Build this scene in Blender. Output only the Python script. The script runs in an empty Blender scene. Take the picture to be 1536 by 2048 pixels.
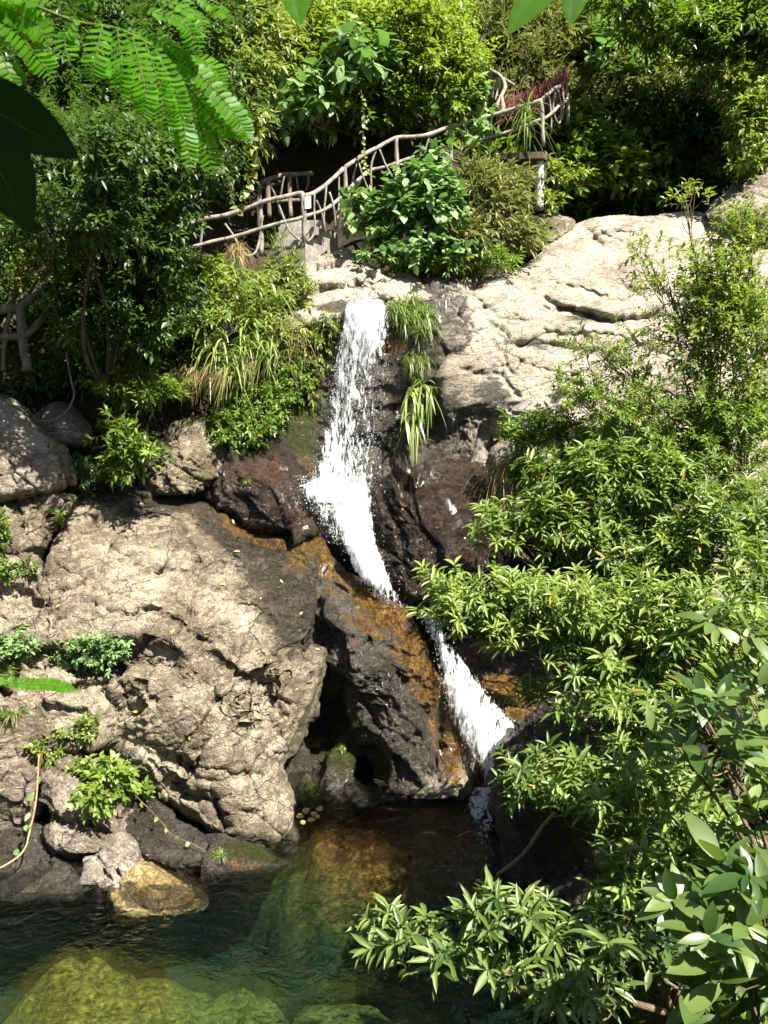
import bpy, math, random
import numpy as np
from mathutils import Vector
from mathutils.bvhtree import BVHTree
random.seed(7); RNG = np.random.default_rng(7)
SC = bpy.context.scene
COL = SC.collection
# ------------------------------------------------------------------ camera
CAM_H, PITCH, FPX = 5.15, math.radians(-8.0), 1490.0
cam_d = bpy.data.cameras.new('camera'); cam = bpy.data.objects.new('camera', cam_d); COL.objects.link(cam)
cam.location = (0, 0, CAM_H); cam.rotation_euler = (math.pi/2 + PITCH, 0, 0)
cam_d.sensor_fit = 'VERTICAL'; cam_d.sensor_height = 24.0; cam_d.lens = 24.0*FPX/2048.0
cam_d.clip_start = 0.05; cam_d.clip_end = 300
cam_d.dof.use_dof = True; cam_d.dof.focus_distance = 11.0; cam_d.dof.aperture_fstop = 8.0
SC.camera = cam
# ------------------------------------------------------------------ light
SUN_DIR = Vector((0.40, -0.42, 0.82)).normalized()          # towards the sun
SUN_EL = math.asin(SUN_DIR.z); SUN_AZ = math.atan2(SUN_DIR.x, SUN_DIR.y)
W = bpy.data.worlds.new('World'); SC.world = W; W.use_nodes = True
wn = W.node_tree.nodes; wl = W.node_tree.links; wn.clear()
wo = wn.new('ShaderNodeOutputWorld'); wb = wn.new('ShaderNodeBackground'); ws = wn.new('ShaderNodeTexSky')
ws.sky_type = 'NISHITA'; ws.sun_disc = False; ws.sun_elevation = SUN_EL; ws.sun_rotation = SUN_AZ
ws.air_density = 1.0; ws.dust_density = 1.5
wb.inputs['Strength'].default_value = 0.045
wl.new(ws.outputs[0], wb.inputs[0]); wl.new(wb.outputs[0], wo.inputs[0])
sd = bpy.data.lights.new('sun', 'SUN'); sun = bpy.data.objects.new('sun', sd); COL.objects.link(sun)
sd.energy = 5.0; sd.angle = math.radians(0.5); sd.color = (1.0, 0.93, 0.81)
sun.rotation_euler = SUN_DIR.to_track_quat('Z', 'Y').to_euler()
SC.view_settings.view_transform = 'Standard'; SC.view_settings.look = 'None'
SC.view_settings.gamma = 1; SC.view_settings.exposure = 1.72
cy = SC.cycles
cy.max_bounces = 6; cy.diffuse_bounces = 3; cy.glossy_bounces = 3; cy.transmission_bounces = 4; cy.transparent_max_bounces = 12
cy.use_denoising = True; cy.sample_clamp_indirect = 4.0; cy.caustics_reflective = False; cy.caustics_refractive = False
# ------------------------------------------------------------------ maths
def PX(u, v, Y):
    """World point at photo pixel (u, v) on the plane y = Y."""
    u = np.asarray(u, float); v = np.asarray(v, float); Y = np.asarray(Y, float)
    x = (u-768)/FPX; y = -(v-1024)/FPX
    c, s = math.cos(PITCH), math.sin(PITCH)
    dx, dy, dz = x, c - s*y, s + c*y
    t = Y/dy
    return np.stack(np.broadcast_arrays(dx*t, Y, CAM_H + dz*t), -1)
def p1(u, v, Y): return Vector(PX(u, v, Y))
def nrm(a): return a/np.maximum(np.linalg.norm(a, axis=-1, keepdims=True), 1e-9)
def ss(a, b, x):
    t = np.clip((x-a)/(b-a), 0, 1); return t*t*(3-2*t)
def hsh(ix, iy, iz, s=0):
    h = (ix.astype(np.int64)*374761393 + iy.astype(np.int64)*668265263 + iz.astype(np.int64)*2147483647 + s*1274126177) & 0xffffffff
    h = ((h ^ (h >> 13))*1274126177) & 0xffffffff
    h = ((h ^ (h >> 16))*2246822519) & 0xffffffff
    h = (h ^ (h >> 15)) & 0xffffffff
    return h/4294967295.0
def vnoise(p, s=0):
    i = np.floor(p).astype(np.int64); f = p-i; f = f*f*f*(f*(f*6-15)+10)
    r = 0
    for a in (0, 1):
        for b in (0, 1):
            for c in (0, 1):
                w = (f[..., 0] if a else 1-f[..., 0])*(f[..., 1] if b else 1-f[..., 1])*(f[..., 2] if c else 1-f[..., 2])
                r = r + w*hsh(i[..., 0]+a, i[..., 1]+b, i[..., 2]+c, s)
    return r*2-1
def fbm(p, o=4, s=0, g=.5):
    r, a, t = 0, 1.0, 0.0
    for k in range(o):
        r = r + a*vnoise(p*(2.03**k)+k*17.3, s+k*7); t += a; a *= g
    return r/t
def ridged(p, o=4, s=0):
    r, a, t = 0, 1.0, 0.0
    for k in range(o):
        r = r + a*(1-np.abs(vnoise(p*(2.1**k)+k*11.7, s+k*5))*2); t += a; a *= .5
    return r/t
def facets(p, s=0):
    """Planar chips: every cell of a Voronoi pattern gets its own tilt and height; also the distance to the cell border."""
    i = np.floor(p).astype(np.int64); b1 = np.full(p.shape[:-1], 9e9); b2 = b1.copy(); h = np.zeros(p.shape[:-1])
    for a in (-1, 0, 1):
        for b in (-1, 0, 1):
            for c in (-1, 0, 1):
                j = i+np.array([a, b, c]); q = [hsh(j[..., 0], j[..., 1], j[..., 2], s+k) for k in range(7)]
                d = p-(j+np.stack(q[:3], -1)); dd = np.sum(d*d, -1)
                hh = (q[3]-.5) + (d[..., 0]*(q[4]-.5)+d[..., 1]*(q[5]-.5)+d[..., 2]*(q[6]-.5))*1.6
                near = dd < b1
                b2 = np.where(near, b1, np.minimum(b2, dd)); h = np.where(near, hh, h); b1 = np.where(near, dd, b1)
    return h, np.sqrt(b2)-np.sqrt(b1)
def tps(ctrl):
    c = np.array(ctrl, float); P = c[:, :2]; n = len(P)
    def U(r2): return np.where(r2 > 1e-12, .5*r2*np.log(np.maximum(r2, 1e-12)), 0)
    d2 = ((P[:, None]-P[None])**2).sum(-1)
    A = np.zeros((n+3, n+3)); A[:n, :n] = U(d2)+np.eye(n)*1e-6; A[:n, n] = 1; A[:n, n+1:] = P; A[n, :n] = 1; A[n+1:, :n] = P.T
    w = np.linalg.solve(A, np.concatenate([c[:, 2], np.zeros(3)]))
    def f(u, v):
        u = np.asarray(u, float); v = np.asarray(v, float); sh = u.shape; u = u.ravel(); v = v.ravel(); r = w[n]+w[n+1]*u+w[n+2]*v
        for k in range(n): r = r + w[k]*U((u-P[k, 0])**2+(v-P[k, 1])**2)
        return r.reshape(sh)
    return f
# ------------------------------------------------------------------ mesh and object helpers
def mesh_from(name, verts, loops, sizes, mats=(), attrs=None, smooth=True):
    me = bpy.data.meshes.new(name)
    verts = np.asarray(verts, np.float32); loops = np.asarray(loops, np.int32); sizes = np.asarray(sizes, np.int32)
    me.vertices.add(len(verts)); me.vertices.foreach_set('co', verts.ravel())
    me.loops.add(len(loops)); me.loops.foreach_set('vertex_index', loops)
    me.polygons.add(len(sizes)); me.polygons.foreach_set('loop_start', np.concatenate([[0], np.cumsum(sizes)[:-1]]).astype(np.int32))
    me.polygons.foreach_set('use_smooth', np.full(len(sizes), smooth))
    for k, a in (attrs or {}).items():
        a = np.asarray(a, np.float32)
        if a.ndim == 1: at = me.attributes.new(k, 'FLOAT', 'POINT'); at.data.foreach_set('value', a)
        else: at = me.attributes.new(k, 'FLOAT_VECTOR', 'POINT'); at.data.foreach_set('vector', a.ravel())
    for m in mats: me.materials.append(m)
    me.update(calc_edges=True); me.validate()
    return me
class MB:
    """Collects pieces that belong to ONE part."""
    def __init__(s): s.v, s.l, s.z, s.n, s.a = [], [], [], 0, []
    def add(s, v, l, z, a=None):
        v = np.asarray(v, float).reshape(-1, 3)
        s.v.append(v); s.l.append(np.asarray(l, int)+s.n); s.z.append(np.asarray(z, int)); s.n += len(v)
        s.a.append(np.full(len(v), .5) if a is None else np.asarray(a, float)); return s
    def tube(s, pts, rad, n=6, cap=True):
        pts = np.asarray([tuple(p) for p in pts], float); k = len(pts); rad = np.broadcast_to(np.asarray(rad, float), (k,))
        t = np.gradient(pts, axis=0); t = nrm(t)
        ref = np.array([0, 0, 1.]) if abs(t[:, 2]).mean() < .8 else np.array([1., 0, 0])
        a = nrm(np.cross(t, ref)); b = np.cross(t, a)
        an = np.arange(n)*2*math.pi/n
        v = pts[:, None]+rad[:, None, None]*(np.cos(an)[None, :, None]*a[:, None]+np.sin(an)[None, :, None]*b[:, None])
        i = np.arange(k-1)[:, None]*n; j = np.arange(n)[None]; j2 = (j+1) % n
        q = np.stack([i+j, i+j2, i+n+j2, i+n+j], -1).reshape(-1)
        sz = [4]*((k-1)*n); l = list(q)
        if cap: l += list(range(n-1, -1, -1))+list(range((k-1)*n, k*n)); sz += [n, n]
        return s.add(v.reshape(-1, 3), l, sz)
    def prism(s, poly, h, axis=(0, 0, 1)):
        p = np.asarray([tuple(q) for q in poly], float); n = len(p); a = np.asarray(axis, float)*h
        l = list(range(n-1, -1, -1))+list(range(n, 2*n)); z = [n, n]
        for i in range(n): l += [i, (i+1) % n, n+(i+1) % n, n+i]; z.append(4)
        return s.add(np.concatenate([p, p+a]), l, z)
    def build(s, name, mat, parent=None, smooth=True, origin=None, also=None):
        n0 = sum(len(z) for z in s.z); mats = [mat]
        if also: s.v += also[0].v; s.l += [x+s.n for x in also[0].l]; s.z += also[0].z; s.a += also[0].a; mats.append(also[1])
        v = np.concatenate(s.v)
        if also:
            me = mesh_from(name, v, np.concatenate(s.l), np.concatenate(s.z), mats, {'tint': np.concatenate(s.a)}, smooth)
            mi = np.zeros(len(me.polygons), np.int32); mi[n0:] = 1; me.polygons.foreach_set('material_index', mi); return link(name, me, parent, origin)
        return link(name, mesh_from(name, v, np.concatenate(s.l), np.concatenate(s.z), [mat], {'tint': np.concatenate(s.a)}, smooth), parent, origin)
def link(name, me, parent=None, origin=None):
    """Links a mesh given in world coordinates; a part keeps its thing's origin, a thing of one mesh gets its own."""
    o = bpy.data.objects.new(name, me); COL.objects.link(o)
    if parent is not None:
        o.parent = parent; sh = Vector(parent.location)
        me.transform(__import__('mathutils').Matrix.Translation(-sh))
    else:
        if origin is None:
            c = np.empty(len(me.vertices)*3, np.float32); me.vertices.foreach_get('co', c); c = c.reshape(-1, 3)
            origin = ((c[:, 0].min()+c[:, 0].max())/2, (c[:, 1].min()+c[:, 1].max())/2, c[:, 2].min())
        origin = Vector([float(q) for q in origin])
        me.transform(__import__('mathutils').Matrix.Translation(-origin)); o.location = origin
    return o
def empty(name, loc, label, cat, group=None):
    o = bpy.data.objects.new(name, None); COL.objects.link(o); o.location = Vector([float(q) for q in loc]); o.empty_display_size = .2
    return tag(o, label, cat, group)
def tag(o, label=None, cat=None, group=None, kind=None):
    for k, x in (('label', label), ('category', cat), ('group', group), ('kind', kind)):
        if x: o[k] = x
    return o
def smoothline(pts, n=6):
    p = np.asarray([tuple(q) for q in pts], float); k = len(p)
    if k < 3: return np.array([p[0]+(p[-1]-p[0])*t for t in np.linspace(0, 1, n+1)])
    e = np.concatenate([[2*p[0]-p[1]], p, [2*p[-1]-p[-2]]]); out = []
    for i in range(1, k):
        a, b, c, d = e[i-1], e[i], e[i+1], e[i+2]
        for t in np.arange(n)/n:
            out.append(.5*((2*b)+(c-a)*t+(2*a-5*b+4*c-d)*t*t+(3*b-a-3*c+d)*t**3))
    out.append(p[-1]); return np.array(out)
# ------------------------------------------------------------------ materials
class NT:
    def __init__(s, name):
        s.m = bpy.data.materials.new(name); s.m.use_nodes = True; s.t = s.m.node_tree; s.t.nodes.clear()
        s.out = s.N('ShaderNodeOutputMaterial')
    def N(s, typ, **k):
        n = s.t.nodes.new(typ)
        for a, b in k.items():
            if hasattr(n, a): setattr(n, a, b)
        return n
    def L(s, a, b): s.t.links.new(a, b)
    def put(s, sock, x):
        if hasattr(x, 'default_value') or hasattr(x, 'links'): s.L(x, sock)
        elif isinstance(x, (tuple, list)): sock.default_value = (*x, 1) if len(x) == 3 and sock.type == 'RGBA' else x
        else: sock.default_value = x
    def attr(s, name, vec=False): n = s.N('ShaderNodeAttribute'); n.attribute_name = name; return n.outputs['Vector' if vec else 'Fac']
    def pos(s, scale=(1, 1, 1), rot=(0, 0, 0)):
        g = s.N('ShaderNodeNewGeometry'); m = s.N('ShaderNodeMapping'); m.inputs['Scale'].default_value = scale; m.inputs['Rotation'].default_value = rot
        s.L(g.outputs['Position'], m.inputs['Vector']); return m.outputs[0]
    def noise(s, vec, scale, detail=4, rough=.55, dist=0):
        n = s.N('ShaderNodeTexNoise'); s.L(vec, n.inputs['Vector']); n.inputs['Scale'].default_value = scale
        n.inputs['Detail'].default_value = detail; n.inputs['Roughness'].default_value = rough; n.inputs['Distortion'].default_value = dist; return n.outputs['Fac']
    def voro(s, vec, scale, feature='F1'):
        n = s.N('ShaderNodeTexVoronoi'); n.feature = feature; s.L(vec, n.inputs['Vector']); n.inputs['Scale'].default_value = scale; return n.outputs['Distance']
    def ramp(s, fac, stops):
        n = s.N('ShaderNodeValToRGB'); e = n.color_ramp.elements
        while len(e) < len(stops): e.new(.5)
        for q, (p, c) in zip(e, stops): q.position = p; q.color = (*c, 1) if len(c) == 3 else c
        s.put(n.inputs[0], fac); return n.outputs[0]
    def rng(s, fac, a, b, c=0., d=1., smooth=True):
        n = s.N('ShaderNodeMapRange'); n.interpolation_type = 'SMOOTHSTEP' if smooth else 'LINEAR'
        s.put(n.inputs[0], fac); n.inputs[1].default_value = a; n.inputs[2].default_value = b; n.inputs[3].default_value = c; n.inputs[4].default_value = d; return n.outputs[0]
    def math(s, op, a, b=0., c=None):
        n = s.N('ShaderNodeMath', operation=op); s.put(n.inputs[0], a); s.put(n.inputs[1], b)
        if c is not None: s.put(n.inputs[2], c)
        return n.outputs[0]
    def mix(s, f, a, b, blend='MIX'):
        n = s.N('ShaderNodeMix', data_type='RGBA', blend_type=blend); s.put(n.inputs[0], f); s.put(n.inputs[6], a); s.put(n.inputs[7], b); return n.outputs[2]
    def bump(s, h, strength, dist, normal=None):
        n = s.N('ShaderNodeBump'); s.put(n.inputs['Height'], h); n.inputs['Strength'].default_value = strength; n.inputs['Distance'].default_value = dist
        if normal is not None: s.L(normal, n.inputs['Normal'])
        return n.outputs[0]
    def pr(s, base, rough, normal=None, spec=.5):
        n = s.N('ShaderNodeBsdfPrincipled'); s.put(n.inputs['Base Color'], base); s.put(n.inputs['Roughness'], rough); s.put(n.inputs['Specular IOR Level'], spec)
        if normal is not None: s.L(normal, n.inputs['Normal'])
        return n.outputs[0]
    def fin(s, sh): s.L(sh, s.out.inputs['Surface']); return s.m
def rock_mat(name, dark, mid, pale, stain=(.09, .07, .05), rust=(.25, .13, .024), foliation=(1, 1, 2.2), rot=(0, .5, 0), cover=.5):
    m = NT(name); p = m.pos(); pf = m.pos(foliation, rot)
    n1 = m.noise(p, 1.1, 5, .6, .4); n2 = m.noise(pf, 5.5, 8, .68, .6); n3 = m.noise(p, 38, 6, .7); n4 = m.noise(pf, 17, 6, .65, 1.0)
    n5 = m.noise(p, 85, 5, .75)
    dry = m.ramp(m.math('ADD', m.math('MULTIPLY', n1, .4), m.math('ADD', m.math('MULTIPLY', n2, .4), m.math('MULTIPLY', n4, .2))), [(.38, dark), (.475, mid), (.52, tuple((a_+b_)/2 for a_, b_ in zip(mid, pale))), (.60, pale)])
    sp = m.math('ADD', m.math('MULTIPLY', n3, .55), m.math('MULTIPLY', n5, .45))
    dry = m.mix(m.rng(sp, .41, .53, 1, 0), dry, m.mix(.72, dry, (.02, .016, .011)))
    dry = m.mix(m.rng(sp, .55, .66, 0, .6), dry, tuple(min(.8, c*1.25+.05) for c in pale))
    lin = m.noise(m.pos(tuple(f*(1 if k < 2 else 3.5) for k, f in enumerate(foliation)), rot), 7, 6, .7, .5)
    dry = m.mix(m.rng(lin, .36, .44, .7, 0), dry, m.mix(.65, dry, (.03, .022, .015)))
    dry = m.mix(m.rng(m.noise(p, 1.3, 6, .6, .8), .50, .66, 0, cover), dry, stain)
    lich = m.rng(m.noise(p, 9, 5, .7), .62, .68, 0, .55); dry = m.mix(lich, dry, tuple(min(.75, c*1.35+.04) for c in pale))
    # fine cracks
    wz = m.N('ShaderNodeTexNoise'); m.L(p, wz.inputs['Vector']); wz.inputs['Scale'].default_value = 2.2; wz.inputs['Detail'].default_value = 5
    ck = m.rng(m.voro(m.mix(.35, pf, wz.outputs['Color']), 1.9, 'DISTANCE_TO_EDGE'), 0, .014)
    dry = m.mix(ck, m.mix(.75, dry, (.02, .016, .012)), dry)
    wet = m.rng(m.math('ADD', m.attr('wet'), m.math('ADD', m.math('MULTIPLY', m.math('SUBTRACT', n2, .5), 1.5), m.math('MULTIPLY', m.math('SUBTRACT', n1, .5), 1.3))), .38, .62)
    n6 = m.noise(m.pos((1, 1, .3), (0, .35, 0)), 13, 6, .65, 1.2)
    rs = m.rng(m.math('ADD', m.attr('rust'), m.math('ADD', m.math('MULTIPLY', m.math('SUBTRACT', n6, .5), 2.0), m.math('MULTIPLY', m.math('SUBTRACT', n1, .5), 1.2))), .46, .98)
    ms = m.rng(m.math('ADD', m.attr('moss'), m.math('MULTIPLY', m.math('SUBTRACT', n3, .5), 1.2)), .35, .65)
    wc = m.mix(1.0, dry, (.40, .395, .39), 'MULTIPLY')
    c = m.mix(wet, dry, wc)
    c = m.mix(rs, c, m.ramp(n6, [(.34, tuple(q*.12 for q in rust)), (.47, tuple(q*.4 for q in rust)), (.60, rust), (.72, (min(.6, rust[0]*1.4), rust[1]*1.9, rust[2]*2))]))
    c = m.mix(ms, c, m.ramp(n3, [(.35, (.025, .03, .008)), (.6, (.07, .085, .018))]))
    hgt = m.math('ADD', m.math('MULTIPLY', n2, .6), m.math('ADD', m.math('ADD', m.math('MULTIPLY', n3, .42), m.math('MULTIPLY', n5, .16)), m.math('ADD', m.math('MULTIPLY', n4, .4), m.math('MULTIPLY', lin, .45))))
    hgt = m.math('ADD', hgt, m.math('MULTIPLY', ck, .25))
    b = m.bump(hgt, .9, .055)
    b = m.bump(m.math('MULTIPLY', wet, m.math('ADD', n4, m.math('MULTIPLY', n3, .6))), .7, .06, b)
    return m.fin(m.pr(c, m.rng(wet, 0, 1, .85, .10, False), b, m.rng(wet, 0, 1, .3, .9, False)))
def leaf_mat(name, c1, c2, tr, rough=.34, spec=.55, trw=.3, dead=None):
    m = NT(name); t = m.attr('tint'); st = [(0, c1), (.8, c2)]
    if dead: st += [(.955, c2), (.97, dead)]
    col = m.ramp(t, st)
    b = m.pr(col, rough, None, spec); x = m.N('ShaderNodeBsdfTranslucent'); m.put(x.inputs[0], m.mix(t, tr, tuple(min(1, q*1.5) for q in tr)))
    mx = m.N('ShaderNodeMixShader'); mx.inputs[0].default_value = trw; m.L(b, mx.inputs[1]); m.L(x.outputs[0], mx.inputs[2])
    return m.fin(mx.outputs[0])
def bark_mat(name, a, b, scale=12, rough=.85):
    m = NT(name); p = m.pos((1, 1, .35)); n = m.noise(p, scale, 6, .65); n2 = m.noise(m.pos(), scale*5, 5, .7)
    c = m.mix(m.rng(n2, .3, .7, 0, .5), m.ramp(n, [(.35, a), (.65, b)]), tuple(q*.4 for q in a))
    return m.fin(m.pr(c, rough, m.bump(m.math('ADD', n, m.math('MULTIPLY', n2, .5)), .7, .012), .3))
# ------------------------------------------------------------------ ground (one sheet, pool basin included)
TP = [(0,-4,4),(-8,-4,5),(8,-4,5),(0,0,3.4),(-5,0,4),(5,0,4.2),(0,2.2,.6),(-4,2.2,1.5),(4,2.5,2.0),(0,4,-.5),(-3,4,-.4),(3,4,.6),(-7,4,2),
 (0,5.6,-.42),(-1.2,5.7,-.42),(-2.6,5.7,-.26),(-3.3,6.0,-.3),(-1.9,6.0,-.4),(-1.8,5.2,-.3),(.2,5.3,-.5),(1.2,5.5,-.8),(2.4,5.5,.0),(3.6,5.5,.7),(-6,5.5,1),(-1.5,7.75,-2.5),(0,7.7,-2.5),(1.3,7.6,-2.6),(-3.5,7.75,-2.3),(-2.4,7.8,-2.6),(-1.5,6.9,-.45),(-.2,6.8,-.6),(-3,6.95,-.3),(.8,6.6,-1.0),(-2.2,6.4,-.25),(-.8,6.3,-.45),(-6,7,.6),(3,7,.3),(5,7,1.3),
 (.1,8.6,-.38),(-.5,8.5,-.5),(.35,8.05,-1.8),(-.6,8.3,-.8),(.8,8.5,-.5),(-4,8.3,-2.2),(-5,7.7,-1.6),(3,9,.3),(6,9,1.7),(0,9.3,-.5),(1,9.8,-.6),(-.95,9.5,-.9),(-.85,8.85,-.1),(-3.2,8.1,-2.0),(-3,10,.8),(-7,10,3.2),(4,10,1.2),(7,10.5,2.6),
 (0,11,.6),(0,12,1.8),(-3,12,3.0),(-6,12,5.0),(-9,12,7),(3,12,2.2),(6,12,4.0),(10,12,6),(0,14,5.0),(-3,14,6.6),(-7,14,8),(4,14.5,5.4),(8,14.5,6.6),
 (0,16,7.5),(-3,16,8.2),(-8,16.5,9.8),(4,16.5,7.7),(8,17,9),(0,17.3,8.9),(-3,17,8.9),(0,18.4,12),(-4,18.2,12),(4,19.5,10.5),(9,19,11),(-8,20,15),(0,20,14.5),(4.5,21.5,14),(9,21,16),
 (-10,24,21),(0,24,20),(10,24,21),(0,30,28),(-12,30,29),(12,30,29),(0,42,36),(-20,42,38),(20,42,38),(-20,10,14),(20,10,14),(-20,24,24),(20,24,24),(-20,-4,10),(20,-4,10)]
ground_z = tps(TP)
def build_ground():
    xs = np.concatenate([np.linspace(-34, -9, 40), np.linspace(-8.9, 9.0, 230), np.linspace(9.1, 34, 40)]); ys = np.concatenate([np.linspace(-8, 3.4, 45), np.linspace(3.5, 20, 220), np.linspace(20.2, 44, 60)])
    X, Y = np.meshgrid(xs, ys); Z = ground_z(X, Y)
    P = np.stack([X, Y, Z], -1); Z = Z+.16*fbm(P*.9, 4, 3)+.05*ridged(P*2.6, 3, 9)
    bm = np.exp(-((Y-6.8)/2.2)**2)*np.exp(-(X/4.5)**4); h, e = facets(np.stack([X, Y, 0*X], -1)*1.3+.3*fbm(P*1.5, 2, 4)[..., None], 21); h2_, e2_ = facets(np.stack([X, Y, 0*X], -1)*3.2+.3*fbm(P*3, 2, 14)[..., None], 31); Z = Z+bm*(.42*np.minimum(e, .5)+.2*h+.12*np.minimum(e2_, .5)+.07*h2_-.42)
    P = np.stack([X, Y, Z], -1).reshape(-1, 3); nx, ny = len(xs), len(ys)
    i = np.arange(ny-1)[:, None]*nx+np.arange(nx-1)[None]
    q = np.stack([i, i+1, i+nx+1, i+nx], -1).reshape(-1)
    m = NT('ground_soil'); p = m.pos(); n1 = m.noise(p, 2.2, 6, .65); n2 = m.noise(p, 14, 7, .7)
    soil = m.ramp(m.math('ADD', m.math('MULTIPLY', n1, .5), m.math('MULTIPLY', n2, .5)), [(.35, (.010, .008, .005)), (.5, (.03, .023, .014)), (.66, (.085, .062, .036))])
    bed = m.ramp(m.math('ADD', m.math('MULTIPLY', n1, .65), m.math('MULTIPLY', n2, .35)), [(.38, (.04, .055, .02)), (.48, (.11, .15, .04)), (.56, (.24, .26, .06)), (.68, (.45, .40, .12))])
    z = m.N('ShaderNodeSeparateXYZ'); m.L(p, z.inputs[0])
    bed = m.mix(m.rng(m.math('ADD', z.outputs[2], m.math('MULTIPLY', m.math('SUBTRACT', n1, .5), .8)), -1.9, -.9), (.028, .062, .056), bed)  # deep bed coloured dark teal in place of light dimmed by the water
    bed = m.mix(m.rng(m.math('ADD', z.outputs[2], m.math('MULTIPLY', m.math('SUBTRACT', n2, .5), .5)), -.75, -.35), bed, m.ramp(n2, [(.38, (.03, .035, .008)), (.48, (.11, .12, .018)), (.56, (.22, .20, .03)), (.68, (.40, .33, .07))]))
    am = m.math('MULTIPLY', m.rng(m.math('ADD', z.outputs[1], m.math('MULTIPLY', n1, 1.2)), 8.6, 9.3), m.rng(z.outputs[0], -1.3, -.6))
    bed = m.mix(am, bed, m.ramp(n2, [(.38, (.03, .014, .006)), (.5, (.20, .085, .02)), (.64, (.42, .22, .06))]))
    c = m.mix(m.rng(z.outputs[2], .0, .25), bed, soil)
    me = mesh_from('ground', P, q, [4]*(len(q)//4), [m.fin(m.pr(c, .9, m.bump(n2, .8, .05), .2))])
    return tag(link('ground', me, origin=(0, 0, 0)), 'brown soil slope and stony stream bed under the plants', 'ground', kind='structure')
GROUND = build_ground()
def build_pool():
    m = NT('pool_water'); p = m.pos((1, 1.5, 1)); n1 = m.noise(p, 3.0, 4, .55, .9); n2 = m.noise(p, 11, 3, .55, .6)
    b = m.bump(m.math('ADD', m.math('MULTIPLY', n1, .7), m.math('MULTIPLY', n2, .3)), .8, .12)
    fr = m.N('ShaderNodeFresnel'); fr.inputs[0].default_value = 1.33; m.L(b, fr.inputs[1])
    tr = m.N('ShaderNodeBsdfTransparent'); tr.inputs[0].default_value = (.97, .99, .98, 1)
    gl = m.N('ShaderNodeBsdfGlossy'); gl.inputs['Roughness'].default_value = .04; m.L(b, gl.inputs['Normal'])
    mx = m.N('ShaderNodeMixShader'); rf = m.N('ShaderNodeBsdfRefraction'); rf.inputs['IOR'].default_value = 1.33; rf.inputs['Roughness'].default_value = .02; m.L(b, rf.inputs['Normal'])
    mt = m.N('ShaderNodeMixShader'); mt.inputs[0].default_value = .35; m.L(tr.outputs[0], mt.inputs[1]); m.L(rf.outputs[0], mt.inputs[2])
    m.L(fr.outputs[0], mx.inputs[0]); m.L(mt.outputs[0], mx.inputs[1]); m.L(gl.outputs[0], mx.inputs[2])
    va = m.N('ShaderNodeVolumeAbsorption'); va.inputs[0].default_value = (.20, .50, .46, 1); va.inputs[1].default_value = .42
    m.L(va.outputs[0], m.out.inputs['Volume']); m.fin(mx.outputs[0])
    xs = np.linspace(-7, 4.2, 113); ys = np.linspace(3.2, 10.6, 75); X, Y = np.meshgrid(xs, ys)
    near = np.exp(-((X-1.1)**2+(Y-9.2)**2)/2.2)
    Z = .008*fbm(np.stack([X*2.2, Y*3, X*0], -1), 3, 5)+near*.03*fbm(np.stack([X*4, Y*6, X*0], -1), 3, 8)
    top = np.stack([X, Y, Z], -1).reshape(-1, 3); nx, ny = 113, 75
    i = np.arange(ny-1)[:, None]*nx+np.arange(nx-1)[None]; q = list(np.stack([i, i+1, i+nx+1, i+nx], -1).reshape(-1)); sz = [4]*(len(q)//4)
    ring = list(range(nx))+[nx*k+nx-1 for k in range(1, ny)]+[nx*(ny-1)+k for k in range(nx-2, -1, -1)]+[nx*k for k in range(ny-2, 0, -1)]
    n0 = len(top); low = top[ring].copy(); low[:, 2] = -4.6; R_ = len(ring)
    for k in range(R_): a, b2 = ring[k], ring[(k+1) % R_]; q += [b2, a, n0+k, n0+(k+1) % R_]; sz.append(4)
    q += [n0+k for k in range(R_-1, -1, -1)]; sz.append(R_)
    me = mesh_from('pool_water', np.concatenate([top, low]), q, sz, [m.m])
    return tag(link('pool_water', me, origin=(0, 0, 0)), 'clear green pool below the waterfall', 'water', kind='structure')
POOL = build_pool()
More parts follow.
